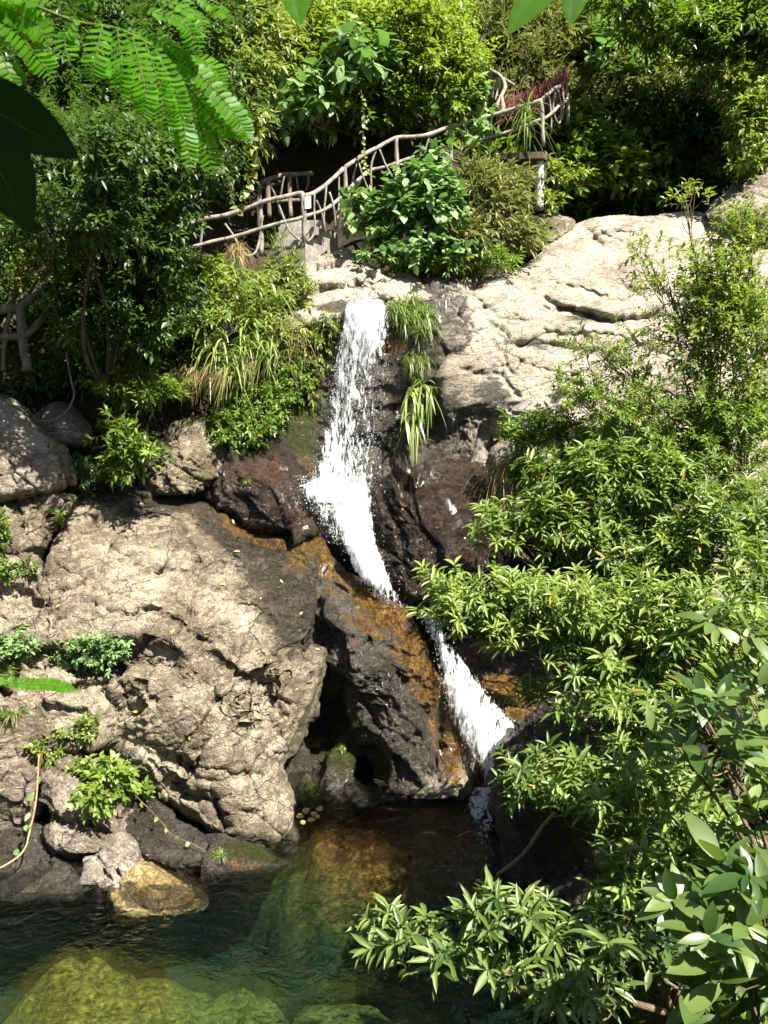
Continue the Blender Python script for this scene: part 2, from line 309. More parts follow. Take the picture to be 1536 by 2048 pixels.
# ------------------------------------------------------------------ rocks
SURF = {}
def blob_mask(u, v, blobs):
    r = np.zeros(np.shape(u))
    for b in blobs:
        cu, cv, ru, rv, s = b[:5]; a = math.radians(b[5]) if len(b) > 5 else 0
        x = (u-cu)*math.cos(a)+(v-cv)*math.sin(a); y = -(u-cu)*math.sin(a)+(v-cv)*math.cos(a)
        r = np.maximum(r, s*np.clip(1.5-np.sqrt((x/ru)**2+(y/rv)**2)*1.0, 0, 1))
    return r
def seg_dist(u, v, line):
    d = np.full(np.shape(u), 9e9)
    for (a, b), (c, e) in zip(line[:-1], line[1:]):
        t = np.clip(((u-a)*(c-a)+(v-b)*(e-b))/max((c-a)**2+(e-b)**2, 1e-6), 0, 1)
        d = np.minimum(d, np.hypot(u-a-t*(c-a), v-b-t*(e-b)))
    return d
def rock(name, outline, ctrl, mat, label, cat='rock', group=None, kind=None, centre=None, back=1.2, curl=.5, curlw=.3, amp=1.0, fscale=2.2, fol=(1, 1, 1.6), rot=25,
         cracks=(), dents=(), wet=(), rust=(), moss=(), shrink=.35, seed=0, res=1.0, strata=0., sfreq=5., frac=None):
    o = np.array(outline, float); c = np.array(centre, float) if centre else o.mean(0)
    cl = smoothline(np.concatenate([o[-1:], o, o[:2]]), 5)
    per = np.hypot(*(np.roll(o, 1, 0)-o).T).sum(); nt = int(np.clip(per/4.2*res, 60, 620)); rm = np.hypot(*(o-c).T).mean(); nr = int(np.clip(rm/2.6*res, 20, 190))
    ang = np.arctan2(cl[:, 1]-c[1], cl[:, 0]-c[0]); rad = np.hypot(*(cl-c).T)
    th = np.linspace(-math.pi, math.pi, nt, endpoint=False)
    # radius where the outline crosses each direction
    au = np.unwrap(ang); k = np.argsort(au); au = au[k]; rd = rad[k]
    ao = np.concatenate([au-2*math.pi, au, au+2*math.pi]); ro = np.concatenate([rd]*3); k = np.argsort(ao)
    R_ = np.interp(th, ao[k], ro[k])
    r = np.linspace(0, 1, nr+1)[1:]**.85
    U = c[0]+r[:, None]*R_*np.cos(th); V = c[1]+r[:, None]*R_*np.sin(th)
    f = tps(ctrl); Y = f(U, V)+curl*(1-np.sqrt(np.clip(1-ss(1-curlw, 1, r)**2*.98, 0, 1)))[:, None]
    cracks = list(cracks); fr_ = np.random.default_rng(seed+900)
    for n_, an_, sd_, l0, l1 in frac or ():
        for _ in range(n_):
            q_ = fr_.uniform(-math.pi, math.pi); e_ = np.interp(q_, th, R_)*math.sqrt(fr_.uniform(.02, .9)); x_, y_ = c[0]+e_*math.cos(q_), c[1]+e_*math.sin(q_); a_ = math.radians(fr_.normal(an_, sd_)); ln = fr_.uniform(l0, l1); pts = []
            for k_ in range(5): pts.append((x_, y_)); a_ += fr_.normal(0, .22); x_ += ln/5*math.cos(a_); y_ += ln/5*math.sin(a_)
            cracks.append((pts, fr_.uniform(2.2, 4.2), fr_.uniform(.03, .085)))
    for line, w, d in cracks: Y = Y+d*np.exp(-(seg_dist(U+2.5*np.sin(V/17.)+1.5*np.sin(V/5.), V+2.5*np.sin(U/13.)+1.5*np.sin(U/4.), line)/w)**1.3)
    for b in dents: Y = Y+b[4]*ss(0, 1, blob_mask(U, V, [(*b[:4], 1., *b[5:])]))
    nb = max(6, int(nr*.18)); al = np.linspace(0, 1, nb+1)[1:]
    rb = 1-shrink*al**2; Ub = c[0]+rb[:, None]*R_*np.cos(th); Vb = c[1]+rb[:, None]*R_*np.sin(th)
    Yb = Y[-1:]+back*np.sin(al*math.pi/2)[:, None]
    U = np.concatenate([U, Ub]); V = np.concatenate([V, Vb]); Y = np.concatenate([Y, Yb]); n = len(U)
    P = PX(U, V, Y).reshape(-1, 3); uu, vv = U.ravel(), V.ravel()
    cen = PX(c[0], c[1], f(np.array([c[0]]), np.array([c[1]]))[0]); cb = PX(c[0], c[1], Yb[-1].mean())
    P = np.concatenate([P, [cen], [cb]]); uu = np.append(uu, [c[0]]*2); vv = np.append(vv, [c[1]]*2); ic, ib = len(P)-2, len(P)-1
    i = np.arange(n-1)[:, None]*nt; j = np.arange(nt)[None]; j2 = (j+1) % nt
    q = list(np.stack([i+j, i+j2, i+nt+j2, i+nt+j], -1).reshape(-1)); sz = [4]*((n-1)*nt)
    for a in range(nt):
        q += [ic, (a+1) % nt, a]; sz.append(3); q += [ib, (n-1)*nt+a, (n-1)*nt+(a+1) % nt]; sz.append(3)
    qa = np.array(q[:4*(n-1)*nt]).reshape(-1, 4); fn = np.cross(P[qa[:, 2]]-P[qa[:, 0]], P[qa[:, 3]]-P[qa[:, 1]]); N = np.zeros_like(P)
    for a in range(4): np.add.at(N, qa[:, a], fn)
    N = nrm(N); N[ic] = N[0]; N[ib] = (0, 1, 0)
    if N[0] @ (np.array([0, 0, CAM_H])-P[0]) < 0:
        N = -N; q2 = []; s0 = 0
        for z in sz: q2 += q[s0:s0+z][::-1]; s0 += z
        q = q2
    a = math.radians(rot); M = np.array([[math.cos(a), 0, -math.sin(a)], [0, 1, 0], [math.sin(a), 0, math.cos(a)]])
    S = (P@M.T)*np.array(fol)+.13*np.stack([fbm(P*1.3, 3, seed+40+k) for k in range(3)], -1)
    h1, e1 = facets(S*fscale*.55, seed+1); h2, e2 = facets(S*fscale*1.5, seed+2); h3, e3 = facets(S*fscale*4.0, seed+3); h4, e4 = facets(S*fscale*10.0, seed+9)
    msk = ss(-.05, .3, fbm(P*.8, 3, seed+8)); soft = .25+.75*msk
    d = .10*fbm(P*1.1, 4, seed+4)+.20*h1*(.65+.35*msk)+.06*h2*soft+.032*h3*(.35+.65*msk)+.012*h4*(.4+.6*msk)+.018*soft*ridged(S*fscale*2.4, 4, seed+5)+.012*fbm(P*14, 3, seed+6)
    d -= .035*np.exp(-(e1/.035)**2)*soft+.018*np.exp(-(e2/.06)**2)*msk
    if strata:
        sq = (S[:, 2]+.12*fbm(P*1.5, 3, seed+60))*sfreq; fr = sq-np.floor(sq); hs = hsh(np.floor(sq), np.floor(sq)*0, np.floor(sq)*0, seed)
        brk = ss(-.1, .25, fbm(P*np.array([1.6, 1.6, 2.6])+np.floor(sq)[:, None]*.9, 3, seed+61)); d += strata*(fr**.7-.5)*brk*(.3+hs)-strata*.8*np.exp(-(np.minimum(fr, 1-fr)/.07)**2)*brk*(hs > .35)
    P = P+N*(d*amp)[:, None]
    at = {k: blob_mask(uu, vv, b) for k, b in (('wet', wet), ('rust', rust), ('moss', moss))}
    me = mesh_from(name, P, q, sz, [mat], at)
    tris = np.concatenate([qa[:, [0, 1, 2]], qa[:, [0, 2, 3]]])
    SURF[len(SURF)] = (label, BVHTree.FromPolygons([tuple(x) for x in P], [tuple(int(y) for y in x) for x in tris[::1]])) if n*nt < 90000 else (label, BVHTree.FromPolygons([tuple(x) for x in P], [tuple(int(y) for y in x) for x in qa]))
    return tag(link(name, me), label, cat, group, kind)
def hit(u, v, default=None):
    """Nearest rock surface seen at a photo pixel: point and normal."""
    o = Vector((0, 0, CAM_H)); d = (p1(u, v, 10.)-o).normalized(); best = None
    for lab, b in SURF.values():
        h = b.ray_cast(o, d)
        if h[0] is not None and (best is None or h[3] < best[2]): best = (h[0], h[1] if h[1].dot(d) < 0 else -h[1], h[3])
    if best is None: return (p1(u, v, default), Vector((0, -.3, 1)).normalized()) if default else None
    return best[:2]
GREY = rock_mat('boulder_stone', (.065, .052, .035), (.175, .145, .10), (.45, .395, .295), foliation=(1, 1, 1.8), rot=(0, .6, 0), stain=(.105, .085, .058), cover=.7)
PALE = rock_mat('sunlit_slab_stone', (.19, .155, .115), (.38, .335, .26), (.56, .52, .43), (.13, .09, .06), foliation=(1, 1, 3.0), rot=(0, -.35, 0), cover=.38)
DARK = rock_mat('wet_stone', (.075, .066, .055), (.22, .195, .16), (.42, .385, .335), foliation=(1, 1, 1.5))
REDD = rock_mat('reddish_stone', (.09, .07, .055), (.20, .165, .13), (.40, .355, .295), (.10, .065, .045))
GOLD = rock_mat('golden_stone', (.14, .09, .02), (.28, .215, .085), (.50, .42, .24), rust=(.42, .26, .05))
MAROON = rock_mat('rusty_wet_stone', (.045, .03, .022), (.11, .07, .045), (.28, .22, .17), rust=(.17, .058, .016))
A_OUT = [(95,1050),(150,985),(250,968),(330,975),(420,985),(520,1035),(590,1070),(650,1140),(655,1230),(640,1310),(622,1410),(600,1470),(578,1540),(592,1600),(600,1680),(560,1705),(480,1700),(400,1670),(320,1610),(250,1545),(205,1480),(190,1420),(215,1370),(240,1330),(150,1290),(85,1285),(60,1200),(75,1110)]
rock('boulder', A_OUT, [(150,985,11.3),(330,975,11.6),(520,1035,11.4),(95,1050,10.5),(70,1200,9.7),(150,1290,9.3),(300,1100,10.4),(480,1130,10.5),(640,1150,10.5),(300,1220,9.5),(450,1250,9.45),(600,1250,9.8),(380,1330,8.95),(500,1400,8.8),(610,1400,9.3),(240,1340,9.1),(205,1450,8.9),(350,1460,8.6),(300,1600,8.75),(450,1560,8.4),(560,1560,8.6),(480,1690,8.12),(580,1660,8.33),(590,1550,8.85)],
     GREY, 'huge pale grey boulder left of the pool, with cracked brown faces', 'boulder', centre=(370,1330), back=2.2, curl=.55, curlw=.16, rot=-38, fol=(.8,.9,1.7), amp=.9, seed=11, fscale=1.6, strata=.03, sfreq=4.5, frac=[(26,38,14,60,190),(12,-30,18,40,120),(8,5,10,60,160)],
     cracks=[([(420,1310),(480,1350),(540,1440),(560,1480)],9,.13),([(520,1370),(545,1400),(560,1430)],20,.32),([(190,1190),(300,1215),(420,1290)],6,.08),([(220,1090),(280,1140),(400,1150),(470,1110)],8,.13),([(250,1480),(330,1520),(430,1560),(520,1550)],8,.1),([(110,1130),(230,1190),(330,1190)],6,.07),([(330,1580),(430,1600),(450,1660)],9,.14),([(560,1450),(500,1540),(400,1530)],8,.12),([(430,1180),(520,1230),(600,1240)],6,.07)],
     dents=[(215,1460,50,70,.3,30),(280,1310,70,30,.28,10),(260,1610,90,40,.35,35)],
     wet=[(330,985,170,38,1),(520,1060,150,70,1.0,25),(600,1160,75,150,.95),(560,1130,90,80,.7),(480,1700,140,22,1),(230,1560,40,120,.45)], rust=[(520,1062,110,22,.9,20),(600,1110,45,35,.8),(420,1015,90,16,.5),(560,1690,60,20,.5)], moss=[(120,1000,60,14,.5),(300,985,60,10,.4),(520,1690,90,20,.7),(150,1290,80,18,.5)])
B_OUT = [(560,1075),(620,1070),(680,1130),(740,1165),(800,1195),(840,1245),(872,1320),(890,1390),(915,1470),(945,1560),(935,1612),(870,1622),(760,1622),(660,1625),(590,1625),(520,1560),(480,1420),(480,1250),(500,1120)]
rock('rock_outcrop', B_OUT, [(560,1075,11.3),(680,1130,11.1),(740,1165,11.0),(840,1245,10.6),(600,1200,10.35),(700,1230,10.2),(780,1290,10.1),(872,1320,10.3),(640,1330,10.05),(730,1370,9.8),(820,1400,9.75),(630,1420,10.2),(660,1480,9.95),(720,1560,9.6),(790,1480,9.45),(800,1570,9.35),(900,1480,9.8),(930,1580,9.2),(870,1615,9.0),(660,1620,9.02),(600,1560,9.65),(500,1300,10.6),(500,1450,10.7),(600,1620,9.25)],
     DARK, 'dark wet rock outcrop streaked orange, with a black hollow, beside the lower chute', 'rock', centre=(690,1370), back=2.0, curl=.5, curlw=.14, rot=35, amp=1.25, seed=23, frac=[(14,35,25,40,140),(8,-60,20,40,100)],
     cracks=[([(560,1190),(640,1210),(700,1240)],7,.08),([(730,1280),(760,1330),(850,1380)],8,.1),([(700,1480),(740,1560),(730,1580)],14,.25),([(850,1420),(880,1480),(870,1560)],10,.18),([(660,1160),(700,1200),(720,1250)],8,.14)],
     dents=[(645,1430,46,66,.6,15),(612,1540,30,55,.25,10),(735,1545,26,45,.4,10),(880,1450,14,40,.3,0)],
     wet=[(700,1300,230,300,1.3)], rust=[(660,1135,100,26,.85,25),(770,1205,75,50,1.35,30),(600,1090,60,22,1,20),(840,1330,40,110,1.1,-20),(890,1480,32,120,.9,-15),(620,1190,110,10,.7,12),(730,1260,60,10,.8,20),(820,1450,60,40,.45),(690,1285,40,25,.5)], moss=[(680,1480,60,80,.75),(740,1540,40,40,.6),(620,1590,40,40,.7),(600,1500,40,60,.4)])
rock('waterfall_cliff', [(545,640),(590,625),(690,612),(780,612),(850,570),(915,560),(960,560),(985,640),(1000,800),(1000,950),(940,1000),(860,1150),(840,1230),(770,1200),(690,1120),(610,1080),(540,1010),(520,880),(530,740)],
     [(560,640,13.5),(690,608,13.4),(780,606,13.4),(850,570,14.2),(940,560,14.8),(900,640,13.6),(980,700,13.5),(560,760,13.2),(720,700,13.25),(860,760,13.2),(600,850,12.75),(720,850,13.0),(860,860,13.0),(980,860,12.9),(560,960,12.4),(680,980,12.35),(780,960,12.6),(640,1060,11.7),(740,1060,11.7),(840,1100,11.6),(760,1180,11.1),(840,1230,10.8)],
     DARK, 'dark dripping cliff face behind the falling water', 'cliff', kind='structure', centre=(740,860), back=1.5, curl=.35, curlw=.1, rot=8, amp=1.1, seed=31,
     dents=[(860,840,60,60,.3)], wet=[(700,860,200,430,1.3)], rust=[(600,960,50,60,.8),(720,1120,60,70,.6),(780,690,40,25,.9),(850,720,60,40,.5),(600,790,40,60,.3)], moss=[(610,700,55,90,.9),(590,850,60,80,.8),(820,640,50,40,.4)])
rock('rock', [(735,985),(760,950),(805,935),(870,920),(940,935),(985,975),(1000,1050),(1010,1150),(960,1210),(880,1235),(820,1215),(775,1165),(745,1090),(728,1030)],
     [(760,950,11.8),(870,920,12.1),(985,975,12.0),(745,1060,11.5),(830,1010,11.2),(930,1030,11.3),(800,1120,11.0),(900,1150,10.9),(1000,1120,11.2),(860,1225,10.6)],
     MAROON, 'glossy red-brown wet rock right of the foot of the waterfall', 'rock', back=1.2, curl=.5, curlw=.25, rot=55, fol=(1,1,2.2), amp=1.25, seed=37, fscale=2.8, wet=[(850,1060,170,190,1.3)], rust=[(840,1010,60,80,.5),(900,1140,100,60,.5),(820,1130,40,60,.35)], moss=[(930,960,60,30,.35)])
rock('rock', [(420,985),(450,930),(480,890),(530,872),(575,900),(605,950),(625,1000),(640,1060),(600,1085),(520,1060),(450,1020)],
     [(480,890,12.2),(560,890,12.3),(430,990,11.7),(520,970,11.5),(610,980,11.7),(620,1060,11.3),(500,1050,11.2)], MAROON, 'rust stained wet rock left of the foot of the waterfall', 'rock', back=1.1, curl=.45, curlw=.3, amp=1.3, rot=40, seed=41, fscale=3,
     wet=[(530,980,150,130,1.3)], rust=[(540,950,60,50,.5),(600,1020,50,50,.6)], moss=[(490,890,40,22,.7)])
rock('rock_slab', [(880,690),(905,620),(945,580),(985,552),(1050,528),(1100,485),(1150,448),(1220,430),(1300,432),(1370,425),(1450,428),(1560,440),(1700,480),(1760,700),(1750,900),(1620,1010),(1400,1040),(1220,1010),(1120,985),(1020,950),(950,945),(900,900),(872,830),(868,750)],
     [(1220,430,16.6),(1370,425,16.8),(1600,450,16.0),(1150,448,16.3),(1050,528,15.2),(945,580,14.3),(900,640,13.7),(1180,560,14.6),(1350,540,14.6),(1500,560,14.2),(1050,640,13.6),(1200,660,13.4),(880,720,13.2),(1000,740,13.0),(1150,760,12.8),(1350,740,12.6),(1550,760,12.3),(900,860,12.9),(1000,850,12.7),(1040,800,12.55),(1150,860,12.3),(1300,880,12.0),(1000,930,12.9),(1150,970,12.2),(1400,1000,11.6),(1600,960,11.6)],
     PALE, 'broad sunlit cream rock slab sloping down right of the waterfall', 'rock slab', centre=(1250,720), back=2.0, curl=.4, curlw=.1, rot=-14, fol=(.35,.7,2.6), amp=.5, seed=53, strata=.016, sfreq=4.5, frac=[(46,10,9,60,240),(14,-35,15,40,120),(10,60,15,40,110)], fscale=1.15,
     cracks=[(l_, w_*.6, d_*.8) for l_, w_, d_ in [([(960,570),(1010,560),(1060,540)],6,.1),([(1145,475),(1175,462),(1200,485)],14,.25),([(1090,600),(1150,625),(1230,645),(1310,632)],13,.28),([(1040,690),(1110,665),(1180,675)],12,.2),([(940,590),(1000,640),(1060,640)],6,.09),([(1000,700),(1080,740),(1160,750)],6,.08),([(920,740),(1000,750),(1040,790)],7,.1),([(1100,560),(1160,580),(1210,590)],6,.1),([(960,620),(1010,680),(1000,760)],5,.06),([(1240,560),(1290,600)],6,.1),([(980,575),(1030,590),(1070,580)],6,.11)]],
     dents=[(1150,632,75,14,.25,8),(1100,700,80,16,.18,4),(960,880,60,50,.25),(1400,500,60,16,.15,10)],
     wet=[(900,640,38,70,1.0,-10),(900,860,60,100,.85),(960,720,70,60,.35),(1160,640,60,12,.5),(1090,690,50,14,.45),(940,930,60,40,.9),(970,800,50,60,.6)], rust=[(960,575,22,20,.7),(905,870,30,40,.4),(1180,640,40,10,.3)], moss=[(1000,930,60,30,.4)])
rock('rock_slab', [(530,640),(545,600),(585,560),(600,530),(650,512),(690,500),(720,525),(780,545),(850,535),(895,540),(915,560),(905,585),(860,600),(800,612),(740,612),(690,625),(640,655),(590,665),(545,668)],
     [(600,530,14.8),(690,500,15.0),(850,538,15.0),(915,560,14.5),(700,560,14.2),(600,600,13.9),(800,590,13.8),(545,660,13.5),(690,620,13.35),(800,612,13.45)], PALE, 'sunlit flaky tan slab at the top left of the waterfall lip', 'rock slab', back=1.2, curl=.25, curlw=.2, rot=-18, fol=(.7,.9,2.4), amp=.75, seed=61, strata=.01, sfreq=4.2, frac=[(18,8,12,40,120),(8,-40,15,20,60)], fscale=2.6,
     cracks=[([(600,560),(680,580),(760,575)],6,.08),([(640,610),(700,600),(780,600)],6,.09),([(560,610),(640,600)],6,.09),([(850,560),(890,575)],10,.2)], wet=[(880,575,40,22,.9),(740,615,110,10,1)], rust=[(600,650,70,12,.6),(700,618,60,8,.6)], moss=[(570,640,40,15,.4)])
rock('boulder', [(-150,790),(-40,770),(30,800),(80,850),(128,890),(140,930),(138,975),(60,1000),(-60,1000),(-150,960)], [(-60,780,11.0),(30,800,11.0),(130,890,10.8),(0,880,10.2),(70,930,10.1),(-100,900,10.2),(130,975,10.3),(0,990,9.9)],
     REDD, 'smooth dark grey boulder in the shade at the left edge', 'boulder', back=1.4, curl=.45, curlw=.3, amp=.55, seed=67)
rock('boulder', [(-120,985),(20,955),(90,975),(150,985),(156,1005),(110,1050),(90,1090),(60,1135),(-20,1150),(-120,1150)], [(0,965,10.3),(150,985,10.4),(-100,1050,9.9),(20,1050,9.8),(90,1070,10.0),(0,1130,9.5)],
     GREY, 'pale split rock below the shaded boulder at the left edge', 'rock', back=1.2, curl=.3, curlw=.25, amp=.9, seed=71, cracks=[([(30,1000),(45,1060),(80,1110)],6,.12),([(100,1040),(140,1000)],6,.1)], rot=60)
rock('rock_bank', [(-140,1110),(20,1095),(85,1120),(100,1190),(110,1280),(190,1300),(250,1345),(240,1410),(215,1480),(150,1505),(60,1500),(-140,1510)], [(0,1110,9.7),(90,1150,9.7),(100,1270,9.3),(230,1350,9.2),(0,1300,9.1),(120,1400,8.9),(0,1480,8.6),(200,1480,8.8),(-120,1300,9.0)],
     GREY, 'crumbly stepped rock bank at the left edge between the boulders', 'rock bank', back=1.6, curl=.3, curlw=.2, amp=1.25, seed=73, fscale=2.8, cracks=[([(0,1180),(60,1190),(100,1230)],7,.14),([(0,1360),(90,1380),(200,1370)],8,.15)], dents=[(150,1320,80,26,.3,5)], moss=[(60,1290,60,20,.4)])
rock('rock', [(-120,1490),(0,1485),(60,1488),(82,1510),(80,1560),(88,1620),(70,1665),(0,1670),(-120,1670)], [(-60,1500,8.6),(60,1495,8.6),(0,1580,8.35),(80,1560,8.5),(0,1665,8.4)], REDD, 'purplish square block at the left edge above the pool', 'rock', back=1.0, curl=.3, curlw=.25, amp=.8, seed=79, cracks=[([(30,1500),(50,1560),(40,1640)],5,.08)])
rock('rock', [(95,1510),(120,1495),(170,1498),(230,1520),(290,1570),(330,1640),(300,1690),(240,1720),(170,1735),(110,1725),(85,1660),(95,1600),(88,1550)], [(120,1500,8.5),(230,1530,8.55),(300,1640,8.5),(150,1580,8.1),(120,1660,7.9),(220,1640,8.05),(170,1730,7.75),(280,1700,7.95)],
     REDD, 'reddish block with a shadowed underside beside the huge boulder', 'rock', back=1.2, curl=.35, curlw=.25, amp=1.0, seed=83, cracks=[([(100,1640),(180,1650),(260,1700)],7,.12)], wet=[(170,1730,120,14,1)])
rock('rock', [(-140,1640),(0,1640),(90,1650),(120,1720),(190,1740),(200,1785),(100,1800),(-140,1800)], [(0,1650,8.3),(100,1700,7.95),(0,1740,7.7),(150,1780,7.4),(-100,1780,7.4)], DARK, 'low ledge under the left bank at the waterline, painted black for undercut shade', 'rock', back=1.0, curl=.3, curlw=.25, amp=.8, seed=85, wet=[(40,1740,200,90,1.2)])  # dark stone and full wet mask stand in for the undercut shadow
rock('rock', [(180,1775),(195,1725),(225,1675),(250,1672),(268,1695),(262,1740),(240,1780),(200,1790)], [(245,1675,7.9),(200,1730,7.65),(255,1730,7.6),(215,1785,7.35)], DARK, 'small pointed grey rock at the waterline under the reddish block', 'rock', back=.6, curl=.15, curlw=.3, amp=1.2, seed=89, fscale=4, wet=[(215,1790,60,14,1)], res=1.3)
rock('boulder', [(222,1790),(240,1745),(262,1722),(292,1722),(330,1742),(375,1762),(420,1795),(405,1830),(330,1845),(260,1840),(228,1820)], [(270,1725,7.45),(330,1745,7.4),(410,1790,7.3),(240,1780,7.25),(320,1800,7.1),(390,1815,7.12),(300,1840,6.95),(230,1825,7.05)],
     GOLD, 'golden half sunken boulder at the near edge of the rocks in the pool', 'boulder', back=.7, curl=.2, curlw=.3, amp=.7, seed=97, wet=[(330,1790,120,36,.7)], rust=[(340,1800,130,40,.42)], res=1.3)
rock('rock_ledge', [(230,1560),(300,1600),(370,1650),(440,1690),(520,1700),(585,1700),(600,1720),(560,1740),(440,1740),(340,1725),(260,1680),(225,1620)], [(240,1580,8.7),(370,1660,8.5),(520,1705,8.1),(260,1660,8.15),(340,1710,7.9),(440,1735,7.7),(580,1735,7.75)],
     DARK, 'sloping brown ledge tucked under the huge boulder at the waterline', 'rock', centre=(380,1680), back=.8, curl=.2, curlw=.3, amp=.8, seed=101, wet=[(400,1680,320,120,1.2)], rust=[(480,1730,120,16,.6)], moss=[(520,1715,80,14,.9)], res=1.2)  # wet mask covers the whole ledge, painting in the boulder's shade
rock('boulder', [(985,1560),(995,1495),(1040,1440),(1110,1398),(1190,1385),(1270,1420),(1330,1520),(1340,1680),(1300,1800),(1200,1850),(1080,1850),(1000,1800),(982,1700),(975,1620)],
     [(1110,1398,8.6),(1200,1390,8.6),(1000,1500,8.2),(980,1620,8.0),(1080,1520,7.6),(1180,1520,7.4),(1100,1680,7.5),(1000,1720,7.7),(1080,1840,7.1),(1250,1800,6.8),(1300,1600,7.2)],
     DARK, 'big smooth dark boulder shaded behind the leaves right of the pool', 'boulder', back=1.8, curl=.6, curlw=.3, amp=.5, seed=103, wet=[(1150,1640,300,400,1.2)], moss=[(1000,1620,60,120,.4),(1100,1450,90,50,.35)])
rock('rock', [(885,1290),(930,1270),(1000,1275),(1080,1290),(1160,1330),(1180,1400),(1120,1450),(1050,1465),(1000,1450),(950,1420),(915,1370)], [(900,1285,10.9),(1000,1278,11.0),(1150,1340,10.6),(940,1380,10.4),(1030,1380,10.1),(1120,1430,10.0),(1040,1460,9.7)],
     DARK, 'amber and black wet rock right of the lower chute', 'rock', back=1.2, curl=.3, curlw=.25, amp=1.2, rot=30, seed=107, fscale=3, wet=[(1020,1370,180,120,1.2)], rust=[(990,1400,90,60,1.1),(1100,1400,80,50,.9),(950,1310,50,30,.8),(1080,1330,60,30,.5)])
rock('rock', [(285,970),(300,920),(325,885),(340,850),(385,830),(425,840),(440,880),(448,930),(430,975),(370,995),(310,990)], [(340,850,12.3),(425,845,12.2),(300,940,11.8),(370,900,11.6),(440,940,11.7),(370,990,11.3)], GREY, 'mottled grey rock under the hanging grass, left of the rusty rock', 'rock', back=.9, curl=.4, curlw=.3, amp=1.1, seed=109, fscale=2.8, moss=[(400,840,50,20,.6),(400,960,50,20,.5)], res=1.3)
rock('boulder', [(60,840),(95,805),(140,812),(178,850),(185,880),(150,892),(90,885)], [(95,810,11.7),(170,850,11.7),(80,870,11.4),(130,860,11.25),(170,888,11.4)], DARK, 'brown rounded boulder in deep shade under the left trees', 'boulder', back=.8, curl=.4, curlw=.4, amp=.5, seed=113)
rock('rock', [(1060,470),(1068,435),(1095,422),(1130,432),(1152,445),(1140,470),(1100,490)], [(1095,425,16.6),(1065,460,16.2),(1120,455,16.1),(1100,488,15.9),(1150,450,16.4)], GREY, 'tan rock at the foot of the concrete pillar', 'rock', back=.7, curl=.3, curlw=.3, amp=.8, seed=127)
rock('boulder', [(1410,430),(1440,390),(1490,355),(1550,335),(1680,330),(1720,430),(1650,480),(1520,475),(1440,460)], [(1440,390,16.2),(1550,340,16.4),(1420,440,15.8),(1520,430,15.5),(1650,450,15.4)], REDD, 'dark rounded rock above the cream slab at the right edge', 'boulder', back=1.2, curl=.5, curlw=.3, amp=.8, seed=131)
rock('rock', [(1300,1180),(1330,1080),(1400,1040),(1500,1030),(1640,1060),(1660,1180),(1600,1240),(1420,1240)], [(1400,1045,11.3),(1550,1050,11.2),(1330,1150,10.8),(1480,1140,10.5),(1600,1200,10.4),(1420,1230,10.3)], PALE, 'pale yellow rock glimpsed behind the thin shrub at the right edge', 'rock', back=1.0, curl=.3, curlw=.3, amp=.9, seed=137)
rock('rock', [(985,900),(1040,880),(1120,900),(1200,940),(1230,1020),(1180,1080),(1100,1100),(1020,1080),(985,1020)], [(1040,885,12.5),(1200,950,12.2),(990,980,12.1),(1090,980,11.8),(1180,1050,11.5),(1050,1080,11.4)], DARK, 'mossy brown rock under the dry hanging grass', 'rock', back=.8, curl=.3, curlw=.3, amp=1.1, seed=139, moss=[(1050,1000,70,60,.6)], rust=[(1010,1060,40,30,.5)])
# ------------------------------------------------------------------ waterfall
WATER = NT('white_water'); _w = WATER
_d = _w.attr('dens'); _f = _w.attr('flow', True)
_mp = _w.N('ShaderNodeMapping'); _mp.inputs['Scale'].default_value = (1, .24, 1); _w.L(_f, _mp.inputs['Vector'])
_n = _w.math('ADD', _w.math('MULTIPLY', _w.noise(_mp.outputs[0], 8, 4, .6, .8), .55), _w.math('MULTIPLY', _w.noise(_mp.outputs[0], 26, 3, .6, .5), .45))
_a = _w.rng(_w.math('ADD', _w.math('MULTIPLY', _w.math('SUBTRACT', _n, .5), 3.6), _d), .30, .74)
_b = _w.bump(_n, .5, .03)
_p = _w.N('ShaderNodeBsdfPrincipled'); _w.L(_w.ramp(_w.math('ADD', _w.math('MULTIPLY', _n, .8), _w.math('MULTIPLY', _d, .25)), [(.42, (.36, .42, .48)), (.60, (.88, .9, .92))]), _p.inputs['Base Color']); _p.inputs['Roughness'].default_value = .25; _w.L(_b, _p.inputs['Normal'])  # shading put into the base colour: thin water blue-grey, dense water white
_t = _w.N('ShaderNodeBsdfTranslucent'); _t.inputs[0].default_value = (.85, .87, .9, 1); _m1 = _w.N('ShaderNodeMixShader'); _m1.inputs[0].default_value = .35
_w.L(_p.outputs[0], _m1.inputs[1]); _w.L(_t.outputs[0], _m1.inputs[2])
_x = _w.N('ShaderNodeBsdfTransparent'); _m2 = _w.N('ShaderNodeMixShader'); _w.L(_a, _m2.inputs[0]); _w.L(_x.outputs[0], _m2.inputs[1]); _w.L(_m1.outputs[0], _m2.inputs[2])
WATER_M = _w.fin(_m2.outputs[0])
DROP = NT('water_drops'); DROP_M = DROP.fin(DROP.pr((.88, .9, .92), .25, None, .6))
def flow_rows(rows):
    """rows: (v, left u, right u, depth, density at left, middle, right)"""
    r = np.array(rows, float); return lambda v: [np.interp(v, r[:, 0], r[:, k]) for k in range(1, r.shape[1])]
